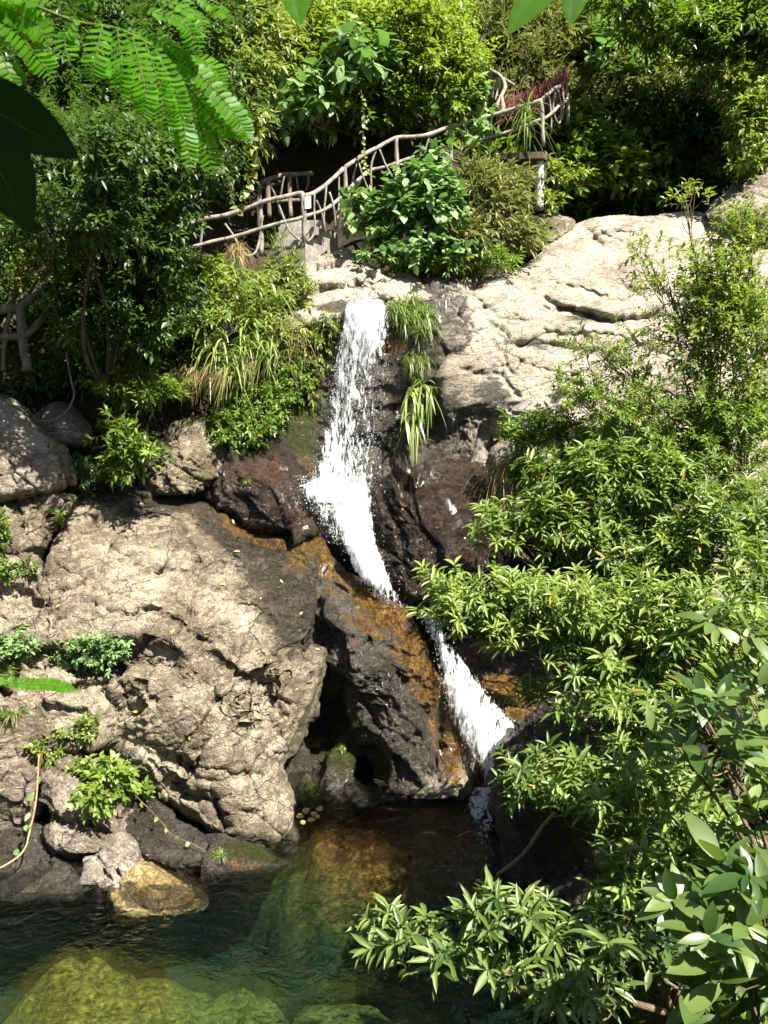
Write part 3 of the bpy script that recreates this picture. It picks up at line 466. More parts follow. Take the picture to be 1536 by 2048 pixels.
def water_sheet(name, rows, ns, nv, off, dscale, parent, seed):
    f = flow_rows(rows); v0, v1 = rows[0][0], rows[-1][0]; v = np.linspace(v0, v1, nv)[:, None]; s = np.linspace(0, 1, ns)[None]
    l, r, Y, dl, dm, dr = [np.asarray(q) for q in f(v)]
    u = l+(r-l)*s; Y = Y-off-.16*np.sin(s*math.pi)**.8+0*v; V = v+0*u
    P = PX(u, V, Y); P = P+np.array([0, -1, .2])*(.07*fbm(P*np.array([3.5, 3.5, 1.6]), 3, seed)+.012*fbm(P*12, 2, seed+3))[..., None]
    d = np.where(s < .5, dl+(dm-dl)*s*2, dm+(dr-dm)*(s*2-1))+0*v
    edge = np.minimum(s, 1-s)*8*(1+.6*fbm(np.stack([s*9+0*v, v*.035+0*s, 0*u], -1), 2, seed)); d = d*dscale-.6*(1-np.clip(edge, 0, 1))
    fl = np.stack([u*.009, V*.009, np.full(u.shape, seed*3.1)], -1)
    i = np.arange(nv-1)[:, None]*ns+np.arange(ns-1)[None]; q = np.stack([i, i+1, i+ns+1, i+ns], -1).reshape(-1)
    me = mesh_from(name, P.reshape(-1, 3), q, [4]*(len(q)//4), [WATER_M], {'dens': d.ravel(), 'flow': fl.reshape(-1, 3)})
    return link(name, me, parent)
OCT = np.array([(1,0,0),(-1,0,0),(0,1,0),(0,-1,0),(0,0,1.7),(0,0,-1.3)], float)
OCF = np.array([0,2,4,2,1,4,1,3,4,3,0,4,2,0,5,1,2,5,3,1,5,0,3,5])
def drops(P, r): 
    n = len(P); v = P[:, None]+OCT[None]*r[:, None, None]*RNG.uniform(.7, 1.4, (n, 1, 3)); l = (np.arange(n)[:, None]*6+OCF[None]).ravel()
    return v.reshape(-1, 3), l, np.full(n*8, 3)
def spray(name, rows, n, parent, over=.12, rmin=.002, rmax=.006, yj=.3):
    f = flow_rows(rows); v = RNG.uniform(rows[0][0], rows[-1][0], n*4); s = RNG.uniform(-over, 1+over, n*4); l, r, Y, dl, dm, dr = f(v)
    sc = np.clip(s, 0, 1); d = np.where(sc < .5, dl+(dm-dl)*sc*2, dm+(dr-dm)*(sc*2-1))+.25
    d = d*np.where((s < 0) | (s > 1), .2, 1)*(.5+.9*(vnoise(np.stack([s*6, v*.03, 0*v], -1), 3) > -.1))
    k = np.nonzero(RNG.uniform(0, 1, n*4) < d*.5)[0][:n]
    P = PX(l[k]+(r-l)[k]*s[k], v[k], Y[k]-.1-RNG.uniform(0, yj, len(k))); R_ = rmin+(rmax-rmin)*RNG.uniform(0, 1, len(k))**3
    a, b, c = drops(P, R_); o = link(name, mesh_from(name, a, b, c, [DROP_M]), parent); o['kind'] = 'stuff'; return o
ROW1 = [(584,712,745,13.95,-.1,.2,-.1),(597,704,760,13.6,.4,.5,.35),(612,692,774,13.25,1,1,.9),(640,689,776,13.12,.95,.95,.75),(680,681,778,13.05,.75,.72,.42),(720,672,774,13.0,.66,.52,.25),(780,662,772,12.95,.64,.4,.10),(840,652,766,12.85,.62,.34,.05),(900,636,760,12.6,.6,.42,.08),(950,622,756,12.2,.66,.6,.2),(985,604,752,11.9,.75,.85,.3),(1005,620,752,11.75,.5,.9,.4)]
ROW2 = [(930,650,752,12.2,-.2,-.1,-.2),(960,646,752,12.0,.3,.45,.2),(1000,655,750,11.75,.8,.95,.5),(1040,668,748,11.5,.95,1,.7),(1090,688,755,11.25,.95,1,.7),(1130,704,772,11.1,.9,1,.6),(1160,722,784,11.0,.7,.85,.45),(1190,742,796,10.93,.2,.4,.2),(1215,765,812,10.88,.05,.2,.1)]
ROW2B = [(945,610,700,12.1,-.2,.0,.1),(972,598,680,11.9,.55,.7,.6),(1000,604,690,11.7,.3,.5,.7),(1040,640,700,11.45,.15,.4,.6),(1090,670,715,11.2,.1,.35,.5)]
ROW3 = [(1228,835,880,10.75,.7,.8,.5),(1255,848,890,10.6,.4,.6,.5),(1290,868,905,10.5,.5,.7,.5),(1330,876,935,10.35,.7,.95,.5),(1370,884,965,10.2,.75,.95,.5),(1410,895,1000,10.05,.8,.95,.6),(1450,908,1040,9.9,.8,.95,.7),(1490,930,1045,9.75,.75,.95,.7),(1520,950,1050,9.65,.7,.9,.6),(1560,962,1050,9.5,.5,.8,.7),(1612,950,1040,9.2,.1,.45,.5)]
fall = empty('waterfall', PX(770, 1185, 10.9), 'white waterfall dropping over the dark cliff into the pool', 'waterfall'); fall['kind'] = 'structure'
water_sheet('water_curtain', ROW1, 60, 180, .10, .95, fall, 3); water_sheet('water_curtain', ROW1, 60, 180, .28, .6, fall, 8)
water_sheet('water_chute', ROW2, 40, 90, .12, 1.0, fall, 5); water_sheet('water_chute', ROW2, 40, 90, .25, .8, fall, 6); water_sheet('water_chute', ROW2B, 36, 60, .12, .95, fall, 9)
water_sheet('water_chute', ROW3, 50, 160, .08, .85, fall, 7); water_sheet('water_chute', ROW3, 50, 160, .2, .5, fall, 4)
spray('spray', ROW1, 7500, fall, .06); spray('spray', ROW2, 1500, fall, .22); spray('spray', ROW2B, 2000, fall, .25, .002, .006); spray('spray', ROW3, 2000, fall, .12)
FOAM = [(1575,940,1010,9.27,.5,.8,.5),(1610,925,1000,9.12,.4,.75,.5),(1640,930,995,8.85,.1,.45,.3),(1690,945,990,8.45,0,.2,.1)]
f_ = flow_rows(FOAM); vv_ = np.linspace(1575, 1690, 30)[:, None]; s_ = np.linspace(0, 1, 24)[None]; l_, r_, Y_, a_, b_, c_ = [np.asarray(q) for q in f_(vv_)]
U_ = l_+(r_-l_)*s_; d_ = nrm(PX(U_, vv_+0*U_, 5.0)-np.array([0, 0, CAM_H])); P_ = np.array([0, 0, CAM_H])+d_*((.045-CAM_H)/d_[..., 2])[..., None]; P_[..., 2] += .02*fbm(P_*9, 3, 4)
D_ = np.where(s_ < .5, a_+(b_-a_)*s_*2, b_+(c_-b_)*(s_*2-1))-.5*(1-np.clip(np.minimum(s_, 1-s_)*5, 0, 1)); i_ = np.arange(29)[:, None]*24+np.arange(23)[None]; q_ = np.stack([i_, i_+1, i_+25, i_+24], -1).reshape(-1)
link('foam', mesh_from('foam', P_.reshape(-1, 3), q_, [4]*(len(q_)//4), [WATER_M], {'dens': D_.ravel(), 'flow': np.stack([U_*.009, vv_*.03+0*U_, 0*U_], -1).reshape(-1, 3)}), fall)
# small run of water feeding the lip
ROWT = [(560,905,945,14.6,.1,.35,.1),(585,890,930,14.2,.1,.25,.2),(600,860,905,13.9,.1,.2,.2),(625,855,900,13.55,.1,.3,.3),(660,862,895,13.4,.15,.35,.2)]
water_sheet('water_trickle', ROWT, 24, 50, .22, .85, fall, 12)
# ------------------------------------------------------------------ rustic railings, steps, viewing platform
LOGC = bark_mat('weathered_log', (.16, .14, .12), (.42, .38, .33), 9); LOGD = bark_mat('shaded_log', (.10, .08, .06), (.26, .22, .17), 9)  # shaded_log is a darker log copy with shade put into its colour
CONC = bark_mat('rough_concrete', (.20, .185, .165), (.44, .41, .37), 3); CONB = bark_mat('brown_concrete', (.05, .04, .03), (.13, .105, .075), 4); CONW = bark_mat('whitewashed_concrete', (.5, .49, .47), (.72, .71, .69), 3)
def log_tube(mb, pts, r, n=5, wob=.012, seg=8):
    P = smoothline([p1(*q) for q in pts], n); P = P+wob*np.stack([fbm(P*2.2, 2, 70+k) for k in range(3)], -1)*2
    rr = r*(1+.16*fbm(P*4.0, 2, 5)+.14*np.exp(-((np.linspace(0, len(pts)-1, len(P)) % 2-1)/.12)**2)); mb.tube(P, rr, seg)
def railing(name, label, top, low, posts, bals, r=.041, mat=LOGC, cat='railing'):
    base = posts[0][-1]; e = empty(name, PX(*base), label, cat)
    for nm, ln, rr in (('top_rail', top, r), ('lower_rail', low, r*.85)):
        if ln: mb = MB(); log_tube(mb, ln, rr); mb.build(nm, mat, e)
    for b in posts: mb = MB(); log_tube(mb, b, r*1.1, 4); mb.build('post', mat, e)
    for b in bals: mb = MB(); log_tube(mb, b, r*.52, 4, .008, 6); mb.build('baluster', mat, e)
    return e
railing('rustic_railing', 'long pale log railing climbing from the left tree, a white notice on its tallest post',
  [(330,462,13.9),(376,448,14.0),(409,439,14.1),(464,427,14.2),(529,403,14.3),(575,393,14.4),(603,386,14.5),(614,391,14.55),(650,371,14.9),(686,338,15.3)],
  [(340,512,13.9),(393,494,14.0),(467,474,14.2),(523,456,14.3),(568,443,14.4),(607,434,14.5),(653,418,14.9),(684,392,15.3)],
  [[(606,386,14.5),(608,420,14.5),(611,485,14.5)],[(688,335,15.35),(690,380,15.35),(689,430,15.35),(690,468,15.35)],[(522,400,14.35),(521,450,14.35),(522,512,14.35)]],
  [[(406,440,14.1),(404,470,14.1),(400,500,14.1),(396,528,14.1)],[(450,447,14.15),(468,475,14.2),(480,500,14.15),(494,513,14.1)],[(494,513,14.1),(510,505,14.2),(518,480,14.3),(526,430,14.3)],[(556,405,14.4),(566,435,14.4),(580,462,14.4),(602,482,14.45)],[(629,382,14.65),(629,420,14.65),(630,465,14.65),(617,484,14.55)],[(633,400,14.7),(643,425,14.8),(652,468,14.9)],[(652,372,14.9),(648,425,14.85),(650,460,14.9)],[(658,385,14.95),(668,420,15.0),(672,460,15.1)],[(676,345,15.2),(678,400,15.2),(674,455,15.1)]])
railing('rustic_railing', 'log railing on the middle flight, running from the dark recess into the heart-leaved shrub',
  [(689,336,15.4),(715,318,15.6),(754,295,15.9),(790,277,16.1),(825,274,16.25),(860,268,16.4),(902,253,16.6)],[(692,384,15.4),(720,358,15.65),(741,341,15.9),(793,326,16.1),(829,315,16.25),(880,300,16.5)],
  [[(792,275,16.1),(793,310,16.1),(795,345,16.1)],[(901,250,16.6),(902,290,16.6),(903,330,16.6)]],
  [[(753,297,15.9),(742,335,15.85),(744,392,15.85)],[(716,325,15.65),(728,358,15.7),(740,385,15.8)],[(759,298,15.9),(772,330,16.0),(785,354,16.0)],[(713,322,15.6),(706,360,15.6),(696,405,15.5)],[(858,272,16.4),(850,300,16.4),(842,330,16.4)]])
railing('rustic_railing', 'upper log railing rising through leaves to the front corner of the viewing platform',
  [(902,252,16.6),(944,242,16.7),(973,233,16.8),(1008,224,16.8),(1039,214,16.8),(1083,201,16.8)],[(920,300,16.6),(951,283,16.7),(990,270,16.8),(1039,255,16.8),(1083,238,16.8)],
  [[(1081,200,16.8),(1084,240,16.8),(1087,292,16.8)],[(982,232,16.9),(981,260,16.9),(979,290,16.9)]],[[(930,246,16.65),(934,265,16.65),(937,280,16.65)],[(1002,226,16.85),(996,255,16.9),(986,280,16.9)],[(1060,208,16.8),(1055,230,16.8),(1062,250,16.8)]])
railing('platform_railing', 'log railing on the right side of the viewing platform under the red brushwood',
  [(1083,202,16.8),(1099,186,17.0),(1115,175,17.3),(1134,164,17.7)],[(1086,239,16.8),(1110,220,17.1),(1134,198,17.7)],[[(1133,164,17.7),(1134,205,17.7),(1136,250,17.7)]],
  [[(1098,192,17.0),(1102,230,17.05),(1103,268,17.05)],[(1112,180,17.25),(1106,220,17.2),(1118,248,17.3),(1122,215,17.4),(1116,180,17.3)],[(1124,172,17.5),(1126,210,17.5),(1124,240,17.5)]])
railing('rustic_railing', 'crooked log railing curling down behind the platform from the yellow-green shrub',
  [(962,130,18.2),(985,143,18.1),(1003,155,17.8),(1010,175,17.4),(1000,198,17.2),(992,215,17.1)],[(985,145,18.1),(1010,160,18.3),(1028,172,18.4)],[[(985,144,18.1),(984,170,18.1),(983,200,18.1)],[(1003,195,17.2),(1006,215,17.0),(1000,235,16.95)]],[[(992,150,18.0),(996,175,17.8),(990,200,17.5)]])
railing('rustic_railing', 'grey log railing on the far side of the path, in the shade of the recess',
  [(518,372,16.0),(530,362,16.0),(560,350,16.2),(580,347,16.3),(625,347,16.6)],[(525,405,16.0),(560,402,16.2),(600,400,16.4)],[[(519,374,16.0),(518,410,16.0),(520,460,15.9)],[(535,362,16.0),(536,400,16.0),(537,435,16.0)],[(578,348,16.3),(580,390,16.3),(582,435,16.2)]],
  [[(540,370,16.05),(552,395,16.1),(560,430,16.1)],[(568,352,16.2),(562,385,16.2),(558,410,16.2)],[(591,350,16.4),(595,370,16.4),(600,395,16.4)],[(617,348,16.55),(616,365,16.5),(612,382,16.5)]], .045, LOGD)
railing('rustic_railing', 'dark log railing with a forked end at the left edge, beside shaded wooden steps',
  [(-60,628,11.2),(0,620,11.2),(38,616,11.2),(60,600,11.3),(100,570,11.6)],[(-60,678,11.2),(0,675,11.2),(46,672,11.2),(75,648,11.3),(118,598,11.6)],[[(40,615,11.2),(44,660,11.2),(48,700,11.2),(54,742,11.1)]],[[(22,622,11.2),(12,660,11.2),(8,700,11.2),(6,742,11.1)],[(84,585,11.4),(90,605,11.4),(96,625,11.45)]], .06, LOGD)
def box(mb, a, b, c, d, h):
    """Upright slab on four ground points, h high."""
    return mb.prism([a, b, c, d], h)
# concrete steps wall
st = empty('concrete_steps', PX(640, 525, 14.7), 'low concrete wall with a stepped top holding the stairs under the white notice', 'steps')
mb = MB(); z0 = PX(610, 528, 14.45)[2]
ca, cb2 = PX(611, 528, 14.45), PX(676, 506, 15.4); left = PX(540, 520, 14.75)
hts = [PX(611, 487, 14.45)[2], PX(628, 492, 14.7)[2], PX(640, 484, 14.95)[2], PX(655, 476, 15.1)[2], PX(676, 466, 15.4)[2]]
for k in range(4):
    a = ca+(cb2-ca)*(k/4); b = ca+(cb2-ca)*((k+1)/4)-np.array([.0025, .0025, 0]); zb = z0-.5
    n = np.array([-.8, .9, 0]); q = [a, b, b+n*.35, a+n*.35]; q = [(x[0], x[1], zb) for x in q]; mb.prism(q, hts[k]-zb+.05*k)
mb.build('side_wall', CONC, st, False)
mb = MB(); a, b = left, ca-np.array([.004, -.003, 0]); q = [a, b, b+np.array([.0, .3, 0]), a+np.array([0, .3, 0])]; mb.prism([(x[0], x[1], z0-.5) for x in q], PX(575, 500, 14.6)[2]-z0+.5); mb.build('front_wall', CONC, st, False)
for k in range(5):
    mb = MB(); a = PX(545+k*4, 492-k*13, 14.9+.17*k); b = PX(600+k*12, 492-k*14, 14.9+.17*k); d = np.array([0, .35, 0]); q = [a, b, b+d, a+d]; mb.prism([(x[0], x[1], a[2]-.16) for x in q], .157); mb.build('tread', CONC, st, False)
sg = empty('notice_board', PX(616, 418, 14.42), 'small blank white notice hung on the railing post above the concrete steps', 'sign'); mb = MB()
WH = NT('white_plate'); WHM = WH.fin(WH.pr(WH.mix(WH.rng(WH.noise(WH.pos(), 30, 3), .4, .7, 0, .3), (.82, .82, .82), (.6, .6, .58)), .5))
a, b = PX(610, 418, 14.42), PX(622, 416, 14.52); h = PX(610, 394, 14.42)[2]-a[2]; d = np.array([-.006, .012, 0]); mb.prism([a, b, b+d, a+d], h); mb.build('plate', WHM, sg, False)
mb = MB(); mb.tube([PX(612, 396, 14.42), PX(610, 389, 14.47)], .006, 5); mb.build('wire_hanger', LOGD, sg)
# viewing platform
pl = empty('viewing_platform', PX(1081, 412, 16.95), 'concrete viewing platform on one white round pillar above the cream slab', 'platform')
mb = MB(); a, b, c, d = PX(1000, 318, 16.85), PX(1086, 292, 16.75), PX(1137, 262, 17.7), PX(1040, 285, 18.0); z = PX(1086, 300, 16.75)[2]
mb.prism([(q[0], q[1], z-.16) for q in (a, b, c, d)], .13); mb.build('deck', CONB, pl, False)
mb = MB(); q = [PX(1060, 312, 16.95), PX(1092, 312, 16.9), PX(1125, 290, 17.6), PX(1095, 292, 17.7)]; mb.prism([(x[0], x[1], z-.283) for x in q], .12); mb.build('beam', CONB, pl, False)
mb = MB(); P = np.array([PX(1081, 308, 16.98), PX(1081, 420, 16.98)]); P[1][:2] = P[0][:2]; P = np.array([P[0]+(P[1]-P[0])*t for t in np.linspace(0, 1, 12)]); P[0][2] = z-.287; mb.tube(P, .095+.004*fbm(P*5, 2, 3), 14); mb.build('pillar', CONW, pl)
mb = MB()
for k in range(900):
    t = RNG.uniform(0, 1); g = RNG.uniform(0, 1); q = np.array([PX(1000, 215, 17.9), PX(1050, 205, 17.7), PX(1100, 190, 17.5), PX(1132, 165, 17.75)]); i = min(2, int(t*3)); b = q[i]+(q[i+1]-q[i])*(t*3-i)+np.array([0, RNG.uniform(-.15, .25), RNG.uniform(-.35, .08)])
    d = nrm(np.array([RNG.normal(.1, .3), RNG.normal(-.1, .3), 1.0]))*RNG.uniform(.2, .45)*(.6+.6*t); mb.tube([b, b+d*.55+RNG.normal(0, .015, 3), b+d], [.006, .005, .002], 3, False)
bw = mb.build('brushwood', leaf_mat('red_twigs', (.14, .045, .05), (.32, .13, .13), (.1, .03, .03), .7, .2, .1)); tag(bw, 'bundle of dark red brushwood twigs along the back of the viewing platform', 'brushwood')
# ------------------------------------------------------------------ plants
def tmpl_diamond():
    return np.array([(0,0,0),(.42,.5,.10),(1,0,-.10),(.42,-.5,.10)], float), [0,2,1,0,3,2], [3,3]
def tmpl_lance(rows=((.0,.03),(.22,.72),(.5,1.),(.78,.62),(1.,.0)), curve=.16, fold=.10):
    v, l, z = [], [], []
    for k, (t, w) in enumerate(rows): v += [(t, 0, -curve*t*t), (t, w*.5, -curve*t*t+fold*w), (t, -w*.5, -curve*t*t+fold*w)]
    for k in range(len(rows)-1):
        a = 3*k; l += [a, a+3, a+4, a+1, a, a+2, a+5, a+3]; z += [4, 4]
    return np.array(v, float), l, z
T_D, T_L = tmpl_diamond(), tmpl_lance()
T_B = tmpl_lance(((0,.05),(.08,.6),(.3,1.),(.6,.86),(.85,.38),(1,0)), .2, .06)
T_N = tmpl_lance(((0,.12),(.1,.45),(.25,.8),(.42,1.),(.6,.95),(.75,.72),(.9,.34),(1,0)), .2, .035)
def leaves(mb, P, D, N, L, Wd, T, tint):
    v, l, z = T; S = nrm(np.cross(N, D)); N = np.cross(D, S); n = len(P)
    q = P[:, None]+v[None, :, :1]*L[:, None, None]*D[:, None]+v[None, :, 1:2]*Wd[:, None, None]*S[:, None]+v[None, :, 2:]*L[:, None, None]*N[:, None]
    mb.add(q.reshape(-1, 3), (np.arange(n)[:, None]*len(v)+np.array(l)[None]).ravel(), np.tile(z, n), np.repeat(tint, len(v)))
UP = np.array([0, 0, 1.])
def rnd(n): return nrm(RNG.normal(size=(n, 3)))
def shoots_to_leaves(mb, tw, P, T, tl, per, L, ratio, spread, droop, tmpl, t0=.25, tip=.0, tintb=0., lj=.3, twr=.0035):
    """Leaves set spirally along twigs that start at P and run along T."""
    n = len(P); k = np.tile(np.arange(per), n); i = np.repeat(np.arange(n), per)
    t = t0+(1-t0)*((k+RNG.uniform(-.3, .3, n*per))/(max(per-1, 1)))**(1-tip*.6); t = np.clip(t, .05, 1.02)
    a = k*2.4+np.repeat(RNG.uniform(0, 6.28, n), per)+RNG.normal(0, .3, n*per)
    r1 = nrm(np.cross(T, np.where(np.abs(T[:, 2:]) < .9, UP, np.array([1., 0, 0])))); r2 = np.cross(T, r1)
    bend = np.array([0, 0, -1.])*(tl[i]*droop*.35*t*t)[:, None]
    Q = P[i]+T[i]*(tl[i]*t)[:, None]+bend
    sp = np.radians(spread)*(1.15-.45*t)+RNG.normal(0, .18, n*per)
    D = np.cos(sp)[:, None]*T[i]+np.sin(sp)[:, None]*(np.cos(a)[:, None]*r1[i]+np.sin(a)[:, None]*r2[i])
    D = nrm(D-UP*(droop*RNG.uniform(.4, 1.2, n*per))[:, None]); N = nrm(UP+.45*rnd(n*per)+.25*T[i]-.2*np.array([0, 1, 0]))
    le = L*RNG.uniform(1-lj, 1+lj, n*per); ti = np.clip(np.repeat(RNG.uniform(0, .75, n), per)+RNG.uniform(-.15, .3, n*per)+tintb, 0, .93); ti = np.where(RNG.uniform(0, 1, n*per) < .012, 1., ti)
    leaves(mb, Q, D, N, le, le*ratio*RNG.uniform(.8, 1.2, n*per), tmpl, ti)
    if tw is not None:
        an = np.arange(3)*2.094; ring = (np.cos(an)[None, :, None]*r1[:, None]+np.sin(an)[None, :, None]*r2[:, None]); e = P+T*tl[:, None]-UP*(tl*droop*.35)[:, None]; m_ = P+T*(tl*.55)[:, None]-UP*(tl*droop*.1)[:, None]
        v = np.stack([P[:, None]+ring*twr, m_[:, None]+ring*twr*.8, e[:, None]+ring*twr*.35], 1).reshape(-1, 3)
        b = np.arange(n)[:, None]*9; f = np.array([0,1,4,3,1,2,5,4,2,0,3,5,3,4,7,6,4,5,8,7,5,3,6,8])
        tw.add(v, (b+f[None]).ravel(), np.full(n*6, 4))
DENS = 2.0
def blob_points(b, n, clump, seed):
    u, v, Y, ru, rv, rd = b[:6]; m = n*4
    d = rnd(m); r = RNG.uniform(0, 1, m)**.42; r = r*(1+.5*vnoise(d*2.6+seed, seed)+.3*vnoise(d*6+seed, seed+2)); r = r*np.where(RNG.uniform(0, 1, m) < .12, 1.3, 1)
    x = d*r[:, None]; P = PX(u+ru*x[:, 0], v+rv*x[:, 2]*-1, Y+rd*x[:, 1]); keep = vnoise(P*clump*1.25, seed+5)+.5*vnoise(P*clump*3, seed+6) > -.08
    keep |= RNG.uniform(0, 1, m) < .18; k = np.nonzero(keep)[0][:n]
    return P[k], d[k]
def plant(name, label, cat, base, blobs, mat, stem, L=.12, ratio=.42, per=9, twig=.3, spread=60, droop=.35, dens=2.6, wo=.7, wu=.45, wr=.5, tmpl=None, tip=0., clump=1.6, nst=5, stemr=.03, group=None, lean=(0,0,0), seed=0, crown='foliage', bole='stem', tintb=0., nlink=40, twr=.0035, lj=.42):
    tmpl = tmpl or T_D; base = Vector([float(q) for q in base]); e = empty(name, base, label, cat, group); mb, tw, sm = MB(), MB(), MB()
    for bi, b in enumerate(blobs):
        u, v, Y, ru, rv, rd = b[:6]; px = L/Y*FPX; n = int(max(4, math.pi*ru*rv*dens*DENS*(b[6] if len(b) > 6 else 1)/(per*px*px*ratio*.55)))
        P, d = blob_points(b, n, clump, seed*13+bi)
        T = nrm(d*wo+UP*wu+rnd(len(P))*wr+np.array(lean)); tl = twig*RNG.uniform(.6, 1.35, len(P))
        shoots_to_leaves(mb, tw, P-T*tl[:, None]*.5, T, tl, per, L, ratio, spread, droop, tmpl, tip=tip, tintb=tintb, twr=twr, lj=lj)
        c = np.array(PX(u, v+rv*.25, Y)); bs = np.array(base)
        if bi < nst*2:
            mid = (bs+c)/2+RNG.normal(0, .12, 3)*np.linalg.norm(c-bs)*.5; S = smoothline([bs, mid, c], 6); sm.tube(S, np.linspace(stemr, stemr*.45, len(S)), 6, False)
        for k in RNG.choice(len(P), min(len(P), max(2, nlink//len(blobs))), False):
            q = P[k]-T[k]*tl[k]*.5; s0 = c+(bs-c)*RNG.uniform(0, .3); mid = (s0+q)/2-UP*.06*np.linalg.norm(q-s0)+RNG.normal(0, .03, 3); S = smoothline([s0, mid, q], 4); sm.tube(S, np.linspace(stemr*.4, .004, len(S)), 4, False)
    mb.build(crown, mat, e, also=(tw, stem))
    if sm.n: sm.build(bole, stem, e)
    return e
def blades(mb, P, D, L, Wd, sag, tint, rows=6):
    n = len(P); t = np.linspace(0, 1, rows); S = nrm(np.cross(D, UP+.3*rnd(n)))
    c = P[:, None]+D[:, None]*(L[:, None, None]*t[None, :, None])-UP[None, None]*(L*sag)[:, None, None]*(t**2)[None, :, None]
    w = Wd[:, None]*(np.minimum(1, .55+t*1.6)*(1-t**2.5)+.02)[None]*.5
    v = np.stack([c-S[:, None]*w[..., None], c+S[:, None]*w[..., None]], 2).reshape(-1, 3); f = []
    for k in range(rows-1): f += [2*k, 2*k+1, 2*k+3, 2*k+2]
    mb.add(v, (np.arange(n)[:, None]*2*rows+np.array(f)[None]).ravel(), np.full(n*(rows-1), 4), np.repeat(tint, 2*rows))
def tuft(name, label, cat, base, n, L, Wd, mat, spread=.6, sag=.5, rad=.1, lean=(0,0,0), group=None, rows=6, part=None):
    base = np.array([float(q) for q in base]); mb = MB(); a = RNG.uniform(0, 6.28, n); r = rad*np.sqrt(RNG.uniform(0, 1, n))
    P = base+np.stack([np.cos(a)*r, np.sin(a)*r*.7, 0*a], -1); D = nrm(UP+spread*np.stack([np.cos(a), np.sin(a), 0*a], -1)*RNG.uniform(.2, 1.3, (n, 1))+.2*RNG.normal(size=(n, 3))+np.array(lean))
    blades(mb, P, D, L*RNG.uniform(.55, 1.15, n), Wd*RNG.uniform(.6, 1.2, n), sag*RNG.uniform(.6, 1.4, n), RNG.uniform(0, 1, n), rows)
    return tag(mb.build(name, mat, origin=base), label, cat, group)
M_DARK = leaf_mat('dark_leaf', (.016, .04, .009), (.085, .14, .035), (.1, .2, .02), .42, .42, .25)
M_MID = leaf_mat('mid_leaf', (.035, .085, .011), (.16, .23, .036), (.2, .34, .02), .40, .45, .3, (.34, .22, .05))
M_LIME = leaf_mat('lime_leaf', (.05, .105, .015), (.215, .27, .055), (.27, .38, .03), .40, .45, .33, (.34, .22, .05))
M_PALE = leaf_mat('pale_leaf', (.07, .11, .02), (.27, .30, .085), (.25, .34, .05), .40, .5, .3, (.34, .16, .03))
M_BLUE = leaf_mat('bluish_leaf', (.05, .115, .035), (.23, .35, .13), (.15, .3, .05), .45, .42, .28)
M_OLIVE = leaf_mat('bamboo_leaf', (.055, .075, .02), (.22, .235, .09), (.2, .24, .05), .45, .42, .25, (.38, .28, .12))
M_WILLOW = leaf_mat('willow_leaf', (.035, .085, .015), (.21, .275, .06), (.24, .38, .03), .43, .55, .26, (.34, .22, .05))
M_NEAR = leaf_mat('near_willow_leaf', (.03, .07, .014), (.155, .215, .055), (.18, .3, .03), .42, .55, .26)
M_GRASS = leaf_mat('grass_blade', (.04, .09, .012), (.25, .31, .085), (.2, .32, .04), .38, .5, .3)
M_DRY = leaf_mat('dry_grass', (.20, .14, .06), (.46, .37, .18), (.3, .22, .08), .6, .3, .25)
M_MOSS = leaf_mat('cliff_fern', (.04, .075, .008), (.15, .19, .025), (.15, .22, .02), .38, .5, .28)
M_FROND = leaf_mat('thin_green_leaf', (.028, .11, .004), (.085, .23, .006), (.22, .52, .008), .45, .3, .55)
BARK = bark_mat('bark', (.05, .04, .028), (.14, .115, .085)); TWIG = bark_mat('twig', (.09, .065, .04), (.22, .17, .11), 20)
def ground_pt(u, v, Y): return PX(u, v, Y)
# --- hillside, left to right
plant('tree', 'tall tree with small dark glossy leaves in front of the start of the pale railing', 'tree', PX(215, 800, 11.2), [(120,330,10.6,120,120,1.0),(290,310,10.8,140,110,1.0),(385,290,11.2,90,90,.8),(150,430,9.3,120,70,.7),(215,300,8.9,110,75,.7),(205,445,10.5,150,85,1.0),(300,490,11.0,80,75,.7),(290,590,11.0,100,55,.7),(300,600,11.8,65,60,.6),(250,640,10.9,90,60,.6),(160,600,11.0,60,55,.5),(205,570,11.6,85,70,.6),(430,230,11.6,70,80,.7),(50,410,10.2,80,90,.8)], M_DARK, BARK, .105, .44, 10, .34, 62, .55, 2.6, seed=1, nst=5, stemr=.032, crown='crown', bole='trunk', clump=1.3)
plant('tree', 'leafy tree filling the top left corner behind the hanging fronds', 'tree', PX(100, 520, 14.6), [(60,90,14.0,140,130,1.2),(170,0,14.8,140,60,1.0),(330,10,15.0,120,60,1.0),(470,20,16.0,80,60,.9),(230,110,14.2,140,120,1.2),(370,90,14.6,110,110,1.0),(120,250,13.6,150,90,1.0),(-60,300,13.4,110,200,1.0)], M_DARK, BARK, .14, .45, 9, .4, 62, .5, 2.4, seed=2, nst=5, stemr=.09, crown='crown', bole='trunk', tintb=.1)
plant('shrub', 'pale shrub with long drooping leaves above the dark recess, beside the frond tips', 'shrub', PX(470, 330, 15.8), [(470,120,15.4,75,90,.8),(440,210,15.0,60,80,.7),(490,230,15.3,45,60,.6),(520,60,15.8,70,70,.8)], M_PALE, TWIG, .19, .30, 8, .4, 45, .9, 2.6, seed=3)
plant('shrub', 'yellow-green shrub on the slope above the large-leaved plant', 'shrub', PX(620, 250, 18.6), [(580,60,17.8,80,70,1.0),(670,40,17.9,90,60,1.0),(560,150,17.4,60,70,.9),(640,130,17.7,80,70,.9)], M_LIME, TWIG, .17, .4, 9, .4, 60, .5, 2.6, seed=4)
